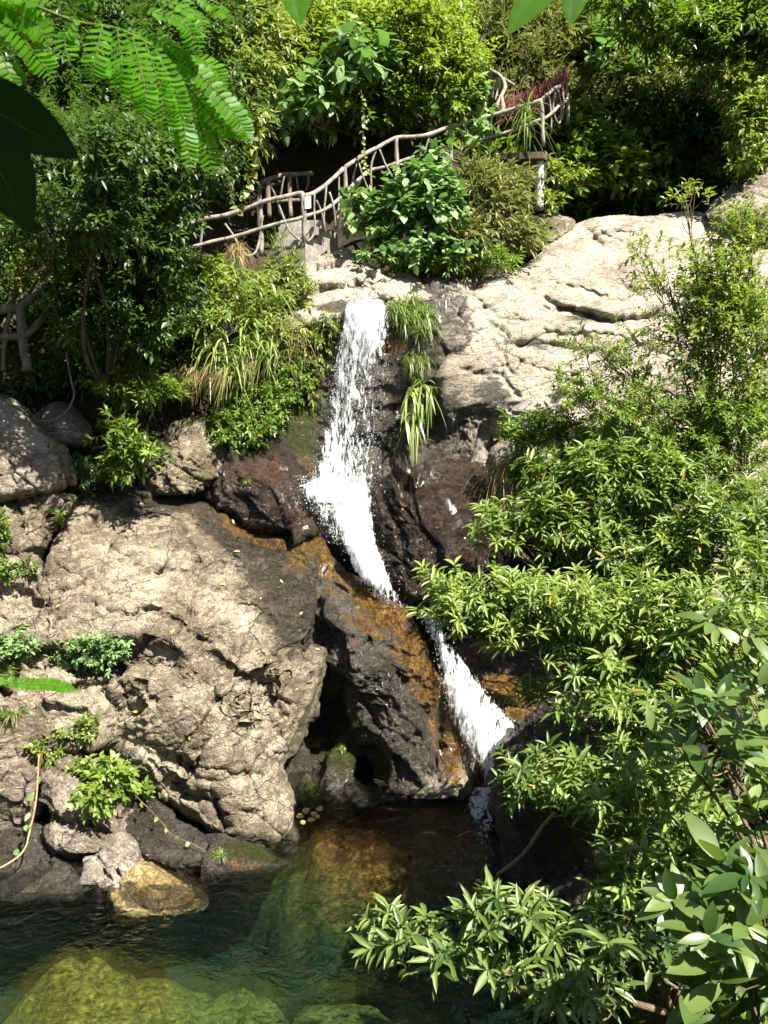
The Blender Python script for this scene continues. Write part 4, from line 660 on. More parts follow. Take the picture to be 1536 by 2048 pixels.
plant('large_leaved_plant', 'plant with big broad grey-green leaves hanging over the recess', 'plant', PX(650, 260, 16.6), [(595,165,15.9,45,45,.5),(580,215,15.8,35,30,.4),(730,95,16.2,60,50,.5),(690,120,16.0,50,30,.4),(650,200,16.0,40,35,.4)], M_BLUE, TWIG, .27, .6, 6, .4, 60, .6, 1.5, tmpl=T_B, seed=5, nlink=20)
plant('shrub', 'mid green shrub overhanging the recess left of the bright column of leaves', 'shrub', PX(750, 290, 18.4), [(760,110,17.5,80,80,.9),(700,190,17.2,70,60,.9),(790,190,17.3,60,60,.8),(630,220,17.0,80,45,.9)], M_MID, TWIG, .16, .4, 9, .4, 60, .6, 2.6, seed=6)
plant('tree', 'bright yellow-green tree, a tall column of leaves left of the crooked railing', 'tree', PX(880, 270, 18.6), [(860,40,17.2,90,70,.9),(900,110,17.0,70,70,.9),(920,180,16.9,45,60,.7),(840,120,17.1,70,60,.8),(800,40,17.4,70,60,.8)], M_LIME, BARK, .15, .4, 10, .4, 60, .45, 2.8, seed=7, crown='crown', bole='trunk', tintb=.15)
plant('shrub', 'climbing heart-leaved shrub over the upper railing below the bright column of leaves', 'shrub', PX(930, 330, 16.6), [(900,215,16.7,40,35,.3),(945,200,16.8,35,40,.3),(860,300,16.1,35,18,.2),(950,262,16.5,30,14,.2)], M_BLUE, TWIG, .19, .72, 6, .3, 65, .45, 2.0, tmpl=T_B, seed=8, tintb=.15)
plant('bamboo', 'fine-leaved bamboo thicket on the slope above the crooked railing', 'bamboo', PX(1040, 230, 20.8), [(1000,80,20.2,70,90,1.0),(1060,130,20.0,70,70,1.0),(1080,40,20.4,80,70,1.0),(1010,190,19.6,60,40,.8)], M_OLIVE, TWIG, .24, .16, 9, .5, 40, .5, 2.4, seed=9)
plant('bamboo', 'grey-green bamboo thicket on the slope behind the red brushwood', 'bamboo', PX(1190, 260, 20.8), [(1150,110,20.0,70,80,1.0),(1200,180,19.7,80,60,1.0),(1130,190,19.5,50,50,.8),(1230,90,20.3,80,70,1.0)], M_OLIVE, TWIG, .24, .17, 9, .5, 40, .6, 2.4, seed=10, tintb=.1)
plant('shrub', 'yellow-green shrub high on the slope at the top, right of the fine-leaved bamboo', 'shrub', PX(1250, 150, 21.5), [(1190,40,20.7,80,60,1.0),(1270,40,20.6,80,60,1.0),(1320,110,20.0,70,60,.9)], M_LIME, TWIG, .2, .38, 9, .45, 60, .5, 2.4, seed=11)
plant('large_leaved_plant', 'plant with broad pale leaves on the slope to the right of the red brushwood', 'plant', PX(1230, 170, 19.6), [(1215,95,19.4,40,40,.5),(1180,75,19.5,35,30,.4),(1240,130,19.2,40,30,.4)], M_BLUE, TWIG, .27, .6, 6, .4, 60, .5, 1.2, tmpl=T_B, seed=12, nlink=10, tintb=.2)
plant('tree', 'dark tree overhanging the top right corner', 'tree', PX(1640, 330, 17.4), [(1400,30,16.8,90,60,1.0),(1500,30,16.8,100,70,1.0),(1320,50,17.2,80,50,.9),(1440,110,17.0,80,50,.8),(1580,60,16.8,90,80,1.0),(1280,-20,17.0,100,50,1.0)], M_MID, BARK, .17, .4, 9, .4, 60, .6, 3.0, tintb=-.2, seed=13, crown='crown', bole='trunk', stemr=.12)
plant('shrub', 'bright bush hanging down at the right edge in front of the dark recess', 'shrub', PX(1620, 340, 17.2), [(1500,150,16.6,50,60,.6),(1530,240,16.4,60,70,.7),(1490,215,16.5,35,50,.5),(1540,90,16.8,50,50,.6),(1510,310,16.5,45,35,.4)], M_LIME, TWIG, .175, .36, 9, .35, 55, .7, 2.4, seed=14, lean=(-.4,-.2,0))
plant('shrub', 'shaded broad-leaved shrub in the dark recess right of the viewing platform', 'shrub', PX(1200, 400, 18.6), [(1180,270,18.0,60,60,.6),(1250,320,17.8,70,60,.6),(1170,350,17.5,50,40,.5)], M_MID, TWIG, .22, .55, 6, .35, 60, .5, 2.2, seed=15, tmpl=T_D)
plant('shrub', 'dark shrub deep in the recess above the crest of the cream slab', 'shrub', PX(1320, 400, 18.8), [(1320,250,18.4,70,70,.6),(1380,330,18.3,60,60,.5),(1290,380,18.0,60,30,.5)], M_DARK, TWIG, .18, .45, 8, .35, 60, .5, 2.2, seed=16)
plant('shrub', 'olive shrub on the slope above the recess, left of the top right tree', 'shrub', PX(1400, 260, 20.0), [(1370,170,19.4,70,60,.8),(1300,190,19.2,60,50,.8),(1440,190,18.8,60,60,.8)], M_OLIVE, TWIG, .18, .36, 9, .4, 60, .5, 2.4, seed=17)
plant('shrub', 'small yellow-green spray of leaves right of the white pillar', 'shrub', PX(1105, 390, 17.3), [(1140,345,17.0,38,14,.25),(1110,335,17.0,22,22,.25),(1105,395,16.6,25,20,.2)], M_LIME, TWIG, .15, .4, 8, .25, 55, .4, 1.8, seed=18, lean=(.4,-.2,0))
plant('shrub', 'full bluish heart-leaved shrub under the path, left of the dry-stemmed bamboo', 'shrub', PX(830, 530, 15.0), [(850,365,15.0,65,42,.6),(800,410,14.8,60,55,.6),(875,410,14.7,60,60,.6),(830,480,14.6,70,40,.5),(735,450,14.8,40,50,.4),(720,400,15.0,25,35,.3),(905,500,14.5,40,30,.3)], M_BLUE, TWIG, .16, .72, 7, .3, 65, .5, 2.4, tmpl=T_B, seed=19, nst=8)
plant('bamboo', 'dry-stemmed bamboo clump under the viewing platform', 'bamboo', PX(960, 535, 15.0), [(945,350,15.3,50,40,.5),(985,400,15.2,60,60,.5),(930,470,14.8,55,50,.4),(1010,470,15.2,55,40,.4),(1030,370,15.8,25,50,.3)], M_OLIVE, TWIG, .2, .2, 8, .4, 38, .7, 2.2, seed=20, nst=12, stemr=.016, tintb=.15)
plant('shrub', 'dark undergrowth at the foot of the bamboo, above the cream slab', 'undergrowth', PX(900, 545, 14.8), [(800,515,14.6,70,22,.3),(890,525,14.5,70,20,.3),(980,520,14.7,60,20,.3),(1050,470,15.6,40,30,.3)], M_MID, TWIG, .12, .3, 8, .25, 50, .5, 2.0, seed=21)
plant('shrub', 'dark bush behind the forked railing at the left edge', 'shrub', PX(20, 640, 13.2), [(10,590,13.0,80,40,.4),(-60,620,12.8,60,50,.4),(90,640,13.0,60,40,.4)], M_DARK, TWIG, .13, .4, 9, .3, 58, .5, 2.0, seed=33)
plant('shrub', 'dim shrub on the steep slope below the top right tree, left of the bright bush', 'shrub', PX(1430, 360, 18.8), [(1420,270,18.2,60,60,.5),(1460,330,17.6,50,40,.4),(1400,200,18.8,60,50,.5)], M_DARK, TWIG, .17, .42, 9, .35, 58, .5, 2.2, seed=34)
# --- left, below the railing
plant('shrub', 'sunny shrub below the left end of the pale railing', 'shrub', PX(420, 640, 12.8), [(400,555,12.7,50,45,.5),(450,600,12.6,50,45,.5),(390,640,12.4,50,40,.5),(350,560,12.6,40,50,.4)], M_LIME, TWIG, .12, .36, 9, .28, 55, .5, 2.4, seed=22)
plant('shrub', 'leafy shrub on the bank between the concrete steps and the hanging grass', 'shrub', PX(560, 650, 13.7), [(560,540,14.0,45,35,.3),(520,600,13.5,45,40,.4),(590,590,13.7,40,30,.3),(545,660,13.1,50,40,.4)], M_PALE, TWIG, .13, .3, 8, .26, 50, .5, 2.0, seed=23)
plant('shrub', 'shaded spreading shrub left of the feathery grass, in front of the dark bank', 'shrub', PX(250, 820, 11.4), [(210,680,11.2,80,30,.5),(290,650,11.3,70,40,.5),(310,780,11.0,60,35,.4),(250,760,11.2,70,40,.5),(160,650,11.2,60,35,.5)], M_MID, TWIG, .12, .3, 10, .3, 55, .5, 1.9, seed=24, nst=5)
plant('shrub', 'broad-leaved shrub in the hollow behind the huge boulder', 'shrub', PX(240, 970, 11.4), [(240,870,11.0,50,45,.4),(275,910,10.9,40,40,.35),(220,930,11.0,35,30,.3)], M_MID, TWIG, .14, .34, 9, .28, 55, .5, 2.2, seed=25)
plant('fern', 'dark fern in the deep hollow beside the shaded grey boulder', 'fern', PX(175, 985, 11.3), [(170,945,11.1,40,25,.25)], M_DARK, TWIG, .09, .2, 22, .5, 65, .5, 3.0, seed=26, wu=.7)
plant('shrub', 'leafy overhang of the left trees above the forked dark railing', 'shrub', PX(30, 640, 12.0), [(30,550,12.0,50,25,.4),(100,510,12.0,70,40,.5),(-20,500,11.8,60,50,.5)], M_PALE, TWIG, .12, .42, 8, .3, 58, .6, 1.4, seed=27)
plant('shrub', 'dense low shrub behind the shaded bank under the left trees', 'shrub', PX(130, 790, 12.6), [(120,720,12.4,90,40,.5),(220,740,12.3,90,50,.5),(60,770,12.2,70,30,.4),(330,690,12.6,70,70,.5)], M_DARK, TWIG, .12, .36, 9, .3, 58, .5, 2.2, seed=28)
plant('shrub', 'small-leaved plants growing down the bank below the feathery grass', 'shrub', PX(500, 860, 12.6), [(470,780,12.4,50,40,.35),(540,800,12.6,45,50,.3),(500,850,12.2,50,45,.3),(450,860,12.0,35,40,.3),(580,760,12.9,30,50,.25)], M_MID, TWIG, .08, .4, 9, .22, 58, .5, 2.4, seed=29, wo=.9, lean=(0,-.3,0))
plant('fern', 'yellow-green ferns clinging to the wet cliff left of the waterfall lip', 'fern', PX(610, 760, 13.2), [(625,690,13.15,38,50,.18),(590,730,13.1,35,55,.2),(655,650,13.2,22,28,.12),(610,780,13.0,35,35,.2)], M_MOSS, TWIG, .075, .36, 10, .2, 55, .9, 2.2, seed=30, wo=.9, wu=.1, lean=(0,-.5,-.1))
def grass_bank(name, label, spots, n, L, Wd, mat, **k):
    """One grass plant whose blades spring from several close crowns."""
    mb = MB(); P, D = [], []
    for u, v, Y in spots:
        b = PX(u, v, Y); m = n//len(spots); P.append(b+RNG.normal(0, k.get('rad', .1), (m, 3))); D.append(nrm(UP*k.get('up', .8)+RNG.normal(size=(m, 3))*k.get('sp', .5)+np.array(k.get('lean', (0, -.3, 0)))))
    P = np.concatenate(P); D = np.concatenate(D); m = len(P)
    blades(mb, P, D, L*RNG.uniform(.5, 1.2, m), Wd*RNG.uniform(.6, 1.2, m), k.get('sag', .6)*RNG.uniform(.5, 1.5, m), RNG.uniform(0, 1, m), 7)
    return tag(mb.build(name, mat), label, k.get('cat', 'grass'), k.get('group'))
grass_bank('reed_grass', 'tall broad-bladed reed grass leaning out below the pale railing', [(400,560,12.9),(440,640,12.6),(380,650,12.4),(470,560,13.0),(500,650,12.8),(545,610,13.2)], 300, .7, .045, M_GRASS, sag=.7, sp=.6, lean=(.1,-.35,0))
grass_bank('reed_grass', 'arching reed grass hanging over the mottled rock', [(430,690,12.3),(500,690,12.4),(540,700,12.6),(470,730,12.1)], 340, .5, .034, M_GRASS, sag=.9, sp=.6, lean=(-.3,-.5,0), up=.45)
grass_bank('feathery_grass', 'pale feathery seed plumes drooping in the middle of the left bank', [(395,745,11.9),(425,735,11.9),(450,750,11.8),(500,725,12.1),(375,740,11.9)], 420, .30, .006, M_DRY, sag=.9, sp=.3, lean=(-.55,-.4,-.45), up=.1, rad=.07)
grass_bank('dry_grass', 'dry straw grass along the edge of the flaky tan slab', [(540,680,13.1),(570,670,13.1),(600,680,13.1),(520,660,13.2)], 420, .4, .008, M_DRY, sag=.9, sp=.6, lean=(0,-.5,-.2), up=.3, rad=.12)
grass_bank('dry_grass', 'mop of dry brown grass roots hanging under the pale railing', [(470,505,14.0),(478,500,14.0)], 420, .34, .007, M_DRY, sag=1.0, sp=.4, lean=(0,-.2,.1), up=.3, rad=.05)
grass_bank('dry_grass', 'dry hanging grass on the mossy rock right of the waterfall foot', [(1000,945,11.9),(1020,935,11.9),(1040,940,11.9)], 420, .75, .008, M_DRY, sag=1.3, sp=.3, lean=(0,-.35,-.1), up=.2, rad=.1)
grass_bank('palm_grass', 'long-bladed grass hanging from the front corner of the viewing platform', [(1055,225,16.7),(1045,250,16.7)], 60, .95, .03, M_GRASS, sag=1.0, sp=.35, lean=(.15,-.2,0), up=.5, rad=.05)
grass_bank('bamboo_grass', 'thin spiky grass fan beside the front face of the concrete steps', [(560,480,14.5),(550,500,14.3)], 90, .6, .014, M_GRASS, sag=.5, sp=.55, lean=(.2,-.2,.2), rad=.05)
def crowns(spots, Y0): return [(u, v, hit(u, v, Y0)[0].y-.06) for u, v in spots]
grass_bank('grass_tuft', 'round lush grass tuft on the lip, right beside the top of the waterfall', crowns([(795,622),(825,614),(850,634),(808,640),(834,646)], 13.3), 1500, .31, .021, M_GRASS, sag=.8, sp=.7, lean=(.05,-.6,.15), up=.5, rad=.08, cat='grass tuft')
grass_bank('grass_tuft', 'small shaggy green tuft on the dark cliff below the round grass tuft', crowns([(822,716),(842,722),(832,730)], 13.2), 380, .19, .014, M_MOSS, sag=1.2, sp=.7, lean=(0,-.6,-.1), up=.3, rad=.06, cat='grass tuft')
b0 = hit(845, 775, 13.2)[0]
grass_bank('hanging_bamboo', 'drooping bamboo-like leaves hanging lowest on the cliff right of the waterfall', [(840,772,12.9),(820,782,12.85),(858,776,12.9),(835,812,12.8),(826,838,12.78)], 95, .36, .05, M_GRASS, sag=1.2, sp=.55, lean=(-.05,-.35,-.2), up=.15, rad=.05, cat='plant')
# --- right bank
plant('shrub', 'thin shrub with tiny yellow-green leaves and bare reddish twigs in front of the cream slab', 'shrub', PX(1480, 1010, 10.8), [(1340,560,10.7,90,50,.6,.3),(1450,560,10.5,80,110,.6,.9),(1500,450,10.5,60,60,.5,.9),(1400,690,10.5,110,60,.6,.7),(1520,680,10.3,60,110,.6,1.),(1260,730,10.7,80,40,.5,.5),(1370,390,10.9,50,20,.3,.5),(1290,500,10.8,60,30,.4,.35),(1400,640,10.6,100,60,.5,.5),(1450,620,10.5,100,100,.6),(1510,800,10.3,70,80,.5),(1200,690,10.8,70,30,.3,.5)], M_LIME, TWIG, .09, .42, 9, .30, 55, .35, 1.55, seed=40, nst=9, stemr=.018, clump=2.2, nlink=110, wu=.5, lean=(-.25,0,0))
plant('shrub', 'wispy olive thicket of fine twigs below the tiny-leaved shrub at the right edge', 'shrub', PX(1500, 1090, 10.4), [(1250,820,10.5,110,50,.6,.8),(1380,860,10.3,120,60,.6,.8),(1490,880,10.1,80,80,.6,.9),(1160,780,10.8,60,40,.4,.7),(1440,960,10.1,100,50,.6,.8),(1300,900,10.4,120,50,.5),(1420,800,10.3,110,60,.5)], M_MID, TWIG, .09, .34, 10, .30, 55, .35, 1.7, seed=41, nst=7, stemr=.018, clump=2.0, nlink=120, tintb=.25)
plant('shrub', 'dark small shrub with bluish leaves against the shaded foot of the cream slab', 'shrub', PX(1080, 960, 11.8), [(1080,850,11.5,60,35,.4),(1140,880,11.2,60,45,.4),(1040,880,11.6,40,30,.3),(1050,930,11.5,40,30,.3)], M_MID, TWIG, .1, .42, 9, .28, 58, .5, 2.2, seed=42)
WIL = dict(ratio=.225, per=12, spread=62, droop=.45, tip=.6, wu=.75, wo=.55, wr=.35, clump=1.7, tmpl=T_L)
plant('willow_shrub', 'middle green shrub of slender leaves spreading from below the cream slab towards the chute', 'shrub', PX(1330, 1330, 9.2), [(1180,960,9.9,130,60,.3),(1330,1000,9.8,120,80,.3),(1110,1050,9.8,120,60,.3),(1240,1080,9.7,130,70,.3),(1000,1060,9.8,60,50,.3,.7),(1400,1110,9.4,110,80,.4),(1480,1040,9.3,100,70,.4),(1300,1160,9.4,130,50,.3),(1510,1160,8.0,80,70,.4),(1300,940,9.9,120,40,.3)], M_WILLOW, TWIG, .15, twig=.3, dens=2.2, seed=43, nst=8, stemr=.03, nlink=80, **WIL)
plant('willow_shrub', 'yellowish shrub of slender leaves reaching over the lower chute', 'shrub', PX(1290, 1420, 7.2), [(900,1170,7.5,50,40,.3,.8),(1000,1190,7.4,110,50,.45),(1120,1210,7.3,120,60,.5),(930,1240,7.4,90,35,.35),(1070,1270,7.3,110,40,.45),(1230,1230,7.2,110,60,.5),(1340,1220,7.0,90,60,.45)], M_WILLOW, TWIG, .115, twig=.26, dens=2.0, seed=44, nst=8, stemr=.026, nlink=70, tintb=.25, **WIL)
plant('willow_shrub', 'shrub of slender dark leaves covering the top of the shaded dark boulder', 'shrub', PX(1400, 1560, 6.6), [(1250,1350,7.0,100,60,.5),(1370,1300,6.8,100,70,.5),(1200,1420,6.9,80,40,.4,.7),(1330,1420,6.4,120,60,.5),(1080,1390,7.4,70,28,.3,.5),(1260,1430,6.7,90,50,.4),(1160,1340,7.0,80,40,.3,.7),(1460,1240,6.8,90,60,.5)], M_WILLOW, TWIG, .14, twig=.3, dens=2.0, seed=45, nst=7, stemr=.024, nlink=60, **WIL)
plant('willow_shrub', 'leafy shrub in front of the shaded dark boulder, dropping to its dark base', 'shrub', PX(1450, 1800, 5.6), [(1150,1560,6.3,130,60,.5),(1080,1560,6.5,70,28,.3,.7),(1290,1540,5.9,120,60,.5),(1240,1650,5.6,90,60,.4),(1400,1620,5.5,110,70,.5),(1330,1720,5.3,90,50,.4),(1440,1720,5.2,80,60,.4),(1250,1780,5.2,70,50,.3)], M_WILLOW, TWIG, .135, twig=.28, dens=2.0, seed=46, nst=8, stemr=.022, nlink=60, **WIL)
plant('willow_shrub', 'leafy branch spreading low over the near water at the bottom centre', 'shrub', PX(1190, 2000, 4.6), [(830,1860,4.9,90,38,.3,.8),(940,1850,4.8,90,40,.3),(980,1800,4.9,40,30,.2,.8),(1050,1840,4.7,70,50,.3),(880,1920,4.7,80,28,.3),(1000,1930,4.5,90,40,.3),(1130,1900,4.5,60,50,.3),(1100,2010,4.3,80,30,.3,.7),(1220,1880,4.5,70,60,.3),(1180,1980,4.4,70,40,.3),(770,1850,4.95,35,20,.2,.6)], M_NEAR, TWIG, .14, twig=.26, dens=2.0, seed=47, nst=8, stemr=.018, nlink=50, tintb=.02, **WIL)
BIG = dict(WIL); BIG.update(ratio=.36, per=10, tmpl=T_N, droop=.35)
plant('willow_shrub', 'shrub with large pale oval leaves on arching twigs at the right edge', 'shrub', PX(1560, 1800, 4.6), [(1470,1400,4.6,80,60,.35),(1380,1370,4.9,70,40,.3,.8),(1500,1290,4.9,60,60,.3,.8),(1450,1520,4.4,90,50,.35),(1330,1450,4.9,60,40,.3,.6),(1520,1600,4.0,60,70,.3)], M_NEAR, TWIG, .165, twig=.3, dens=1.6, seed=48, nst=8, stemr=.018, nlink=40, tintb=-.12, **BIG)
plant('willow_shrub', 'nearest shrub with the largest leaves in the bottom right corner', 'shrub', PX(1560, 2150, 3.2), [(1460,1850,3.3,80,60,.22),(1380,1830,3.4,60,50,.2,.8),(1500,1950,3.1,70,60,.2),(1520,1760,3.3,50,50,.2,.8),(1400,2000,3.2,70,40,.2,.7)], M_NEAR, TWIG, .2, twig=.24, dens=1.35, seed=49, nst=6, stemr=.012, nlink=20, tintb=-.18, **BIG)
plant('shrub', 'dark low undergrowth on the right bank under the nearest leaves', 'undergrowth', PX(1350, 2030, 4.8), [(1250,1850,5.2,90,60,.3,.7),(1330,1930,4.7,120,60,.3,.7),(1200,1980,4.8,70,40,.3,.6),(1480,1700,5.2,80,70,.4),(1500,1450,6.2,80,120,.5)], M_DARK, TWIG, .12, .34, 9, .26, 58, .5, 1.6, tmpl=T_L, seed=50)
def ground_cover(name, label, boxes, mat, L, n):
    mb = MB(); tw = MB(); X, Y = [], []
    for x0, x1, y0, y1 in boxes: X.append(RNG.uniform(x0, x1, n)); Y.append(RNG.uniform(y0, y1, n))
    X, Y = np.concatenate(X), np.concatenate(Y); P = np.stack([X, Y, ground_z(X, Y)+RNG.uniform(0, .35, len(X))], -1); ok = P[:, 2] > .25; P = P[ok]
    T = nrm(UP*.8+.6*rnd(len(P))-np.array([0, .3, 0])); shoots_to_leaves(mb, tw, P, T, np.full(len(P), .35), 8, L, .38, 60, .4, T_D)
    o = mb.build(name, mat, also=(tw, TWIG)); return tag(o, label, 'undergrowth', None, 'stuff')
ground_cover('undergrowth', 'leafy ground cover on the right bank under the shrubs', [(2.6, 9, 1.5, 6.5), (4.2, 11, 6.5, 11.5)], M_MID, .17, 2600)
ground_cover('undergrowth', 'leafy ground cover on the wooded slope above the path', [(-11, 12, 18.6, 24), (-13, -6.5, 8, 18), (-11, 12, 24, 31)], M_MID, .30, 3400)
# --- small plants on the boulders
def on_rock(name, label, cat, u, v, blobs, mat, **k):
    h = hit(u, v, 9.0)[0]; bl = [(a, b, hit(a, b, h.y)[0].y-.1, ru, rv, .16) for a, b, ru, rv in blobs]
    return plant(name, label, cat, h, bl, mat, TWIG, nst=4, stemr=.01, nlink=24, **k)
SMALL = dict(L=.062, ratio=.5, per=9, twig=.17, dens=2.2, tmpl=T_B)
on_rock('creeping_plant', 'bushy creeping plant on the ledge in the middle of the huge boulder', 'plant', 180, 1310, [(180,1300,60,28),(130,1310,40,22),(225,1295,30,18),(165,1330,40,15)], M_BLUE, seed=60, **SMALL)
on_rock('creeping_plant', 'low creeping plant at the left edge above the hanging fern leaf', 'plant', 25, 1300, [(20,1280,45,28),(50,1295,25,18),(-20,1300,40,25)], M_BLUE, seed=61, **SMALL)
on_rock('creeping_plant', 'leafy bush growing from the crack between the reddish block and the huge boulder', 'plant', 210, 1570, [(200,1560,60,40),(230,1540,40,25),(180,1595,40,25),(260,1580,45,20),(300,1590,25,12)], M_MID, seed=62, **{**SMALL, 'L': .075, 'tintb': .2})
on_rock('creeping_plant', 'yellow-green creeper on the stepped bank above the reddish block', 'plant', 140, 1480, [(140,1470,45,18),(180,1450,20,14),(90,1495,30,12),(110,1510,20,10)], M_LIME, seed=63, **SMALL)
on_rock('creeping_plant', 'small weeds along the left edge on the split rock', 'plant', 10, 1080, [(2,1060,12,45),(55,1135,22,18),(8,1140,14,18),(118,1028,14,10)], M_MID, seed=64, **{**SMALL, 'L': .05})
for u, v, n, L, lab in ((25,1430,170,.32,'spiky grass clump on the bank at the left edge below the fern leaf'),(440,1712,60,.15,'tiny bright grass tuft on the ledge at the waterline'),(402,1118,24,.12,'lone wisp of grass on the top slope of the huge boulder'),(10,1345,90,.25,'thin grass behind the hanging fern leaf at the left edge'),(495,965,60,.16,'yellowish grass tuft on the rust stained rock'),(680,1500,20,.1,'single pale sprig in the black hollow')):
    h = hit(u, v, 8.8)[0]; tuft('grass_tuft', lab, 'grass tuft', h, n, L, .011, M_GRASS, .8, .7, .04 if n < 100 else .1, (0, -.2, 0))
# vines at the lower left
def vine(label, pts, mat_s, mat_l, L, step=3, r=.006, seed=0, name='vine'):
    P = smoothline([p1(*q) for q in pts], 8); e = empty(name, P[0], label, 'vine'); mb = MB(); mb.tube(P, r, 5); mb.build('stem', mat_s, e)
    k = np.arange(2, len(P), step); n = len(k); t = np.gradient(P, axis=0)[k]; D = nrm(rnd(n)*.8+nrm(t)*.3-UP*.5-np.array([0, .4, 0])); lb = MB()
    leaves(lb, P[k], D, nrm(UP*.5+rnd(n)*.4-np.array([0, .8, 0])), L*RNG.uniform(.6, 1.2, n), L*.75*RNG.uniform(.7, 1.1, n), T_B, RNG.uniform(.2, 1, n)); lb.build('foliage', mat_l, e); return e
REDS = bark_mat('red_stem', (.16, .03, .03), (.30, .08, .05), 20)
vine('red-stemmed vine hanging down the blocks at the lower left edge', [(85,1500,8.0),(76,1560,7.9),(62,1620,7.85),(48,1660,7.8),(30,1700,7.8),(22,1760,7.75)], REDS, M_BLUE, .09, 5)
vine('pale bare-stemmed vine curving over the dark ledge at the lower left edge', [(78,1510,7.9),(72,1600,7.8),(60,1660,7.7),(48,1700,7.6),(20,1725,7.5),(-20,1745,7.4)], bark_mat('pale_stem', (.3, .24, .12), (.5, .42, .25), 20), M_BLUE, .06, 12, .011)
vine('thin trailing runner from the bush down to the sloping ledge', [(270,1590,8.2),(320,1640,8.1),(345,1670,8.0),(390,1690,7.95),(425,1715,7.9)], TWIG, M_LIME, .07, 5, .005)
vine('leafy creeper dangling over the middle railing', [(722,180,15.5),(728,230,15.45),(726,280,15.4),(732,330,15.4),(740,352,15.4)], TWIG, M_LIME, .11, 1, .006)
vine('bare hanging root beside the frond tips', [(498,190,13.4),(502,240,13.4),(512,300,13.4),(523,335,13.4)], TWIG, M_PALE, .08, 14, .008)
vine('bright creeper leaves hanging by the start of the pale railing', [(505,260,12.6),(512,320,12.6),(500,350,12.6),(488,390,12.6),(478,425,12.6)], TWIG, M_LIME, .17, 2, .005)
vine('long looping liana in the shade of the left trees', [(132,705,11.0),(142,760,10.9),(148,790,10.9),(135,820,10.8),(110,838,10.7),(75,843,10.7)], bark_mat('liana', (.14, .10, .05), (.28, .21, .11), 20), M_DARK, .08, 30, .014)
vine('dead grey branch leaning on the shaded dark boulder', [(1110,1625,6.6),(1080,1660,6.8),(1045,1710,7.0),(995,1750,7.2)], bark_mat('dead_wood', (.24, .18, .12), (.42, .34, .24), 16), M_WILLOW, .05, 60, .02, name='dead_branch')
# ------------------------------------------------------------------ near leaves round the lens
def frond(name, label, Y0, rachis, pinnae, lf=.019, tw=.9):
    e = empty(name, PX(*rachis[0]), label, 'frond'); mb, st2 = MB(), MB(); st2.tube(smoothline([p1(*q) for q in rachis], 6), .0022, 5)
    for pts in pinnae:
        C = smoothline([p1(*q) for q in pts], 14); ln = np.linalg.norm(np.diff(C, axis=0), axis=1).sum(); m = max(8, int(ln/(lf*.35))); s = np.linspace(0, len(C)-1.001, m); i = s.astype(int); P = C[i]+(C[i+1]-C[i])*(s-i)[:, None]
        t = nrm(C[np.minimum(i+1, len(C)-1)]-C[i]); st2.tube(C, np.linspace(.0013, .0006, len(C)), 4); face = nrm(np.array([0, -.85, .5])+.15*RNG.normal(size=3)); side = nrm(np.cross(t, face)); fr = np.linspace(0, 1, m)
        L = lf*(np.minimum(1, .65+fr*2)*np.minimum(1, (1.05-fr)*3.2))*RNG.uniform(.9, 1.08, m)
        for sg in (1, -1):
            D = nrm(side*sg+t*.28+.05*RNG.normal(size=(m, 3))); leaves(mb, P, D, np.tile(face, (m, 1))+.15*RNG.normal(size=(m, 3)), L, L*.47, T_O, np.clip(RNG.uniform(.2, .8, m), 0, 1))
    mb.build('leaflets', M_FROND, e, also=(st2, STALK)); return e
STALK = bark_mat('green_stalk', (.08, .12, .02), (.16, .2, .04), 60)
T_O = tmpl_lance(((0,.35),(.15,.85),(.5,1.),(.82,.9),(.95,.55),(1,.1)), .04, .03)
Y = 1.15
frond('feathery_frond', 'large feathery green frond hanging across the top left', Y, [(-60,-40,1.2),(90,20,1.15),(160,45,1.15),(240,60,1.15),(330,110,1.2),(420,190,1.25)],
  [[(150,40,1.1),(130,80,1.1),(140,130,1.08)],[(205,50,1.12),(190,120,1.1),(185,165,1.1)],[(235,60,1.14),(245,150,1.12),(240,215,1.12)],[(265,75,1.15),(290,180,1.13),(285,250,1.13)],[(290,85,1.16),(325,190,1.15),(338,290,1.15)],[(310,100,1.17),(352,190,1.17),(368,255,1.17)],[(320,100,1.2),(400,150,1.2),(475,235,1.2),(500,290,1.2)],[(330,120,1.22),(390,190,1.22),(440,250,1.22),(492,280,1.22)],[(255,60,1.18),(340,90,1.2),(420,130,1.22),(455,180,1.22)],[(360,210,1.2),(372,280,1.2),(382,340,1.2)],[(395,235,1.22),(412,290,1.22),(430,355,1.22)],[(300,20,1.18),(370,50,1.18),(400,110,1.18)],[(180,30,1.12),(165,-20,1.1),(130,-60,1.1)],[(330,0,1.2),(390,30,1.2),(408,60,1.2)],[(240,170,1.12),(225,140,1.12),(185,135,1.1)]])
frond('feathery_frond', 'smaller feathery frond at the upper left edge above the big dark leaves', 1.0, [(-80,-20,1.0),(-20,20,1.0),(20,60,1.0)],
  [[(-10,20,1.0),(40,70,1.0),(80,120,1.0),(108,162,1.0)],[(-30,30,1.0),(0,100,1.0),(20,150,1.0),(32,172,1.0)],[(-40,10,1.0),(20,20,1.0),(70,50,1.0),(100,90,1.0)],[(-60,40,1.0),(-30,120,1.0),(-20,200,1.0)],[(-50,-10,1.0),(30,-5,1.0),(110,10,1.0)]])
frond('feathery_frond', 'single hanging feathery leaf over the huge boulder at the left edge', 1.3, [(-120,1330,1.2),(-40,1345,1.25),(20,1352,1.28)], [[(-60,1350,1.28),(40,1366,1.3),(110,1370,1.3),(162,1386,1.3)]], .012)
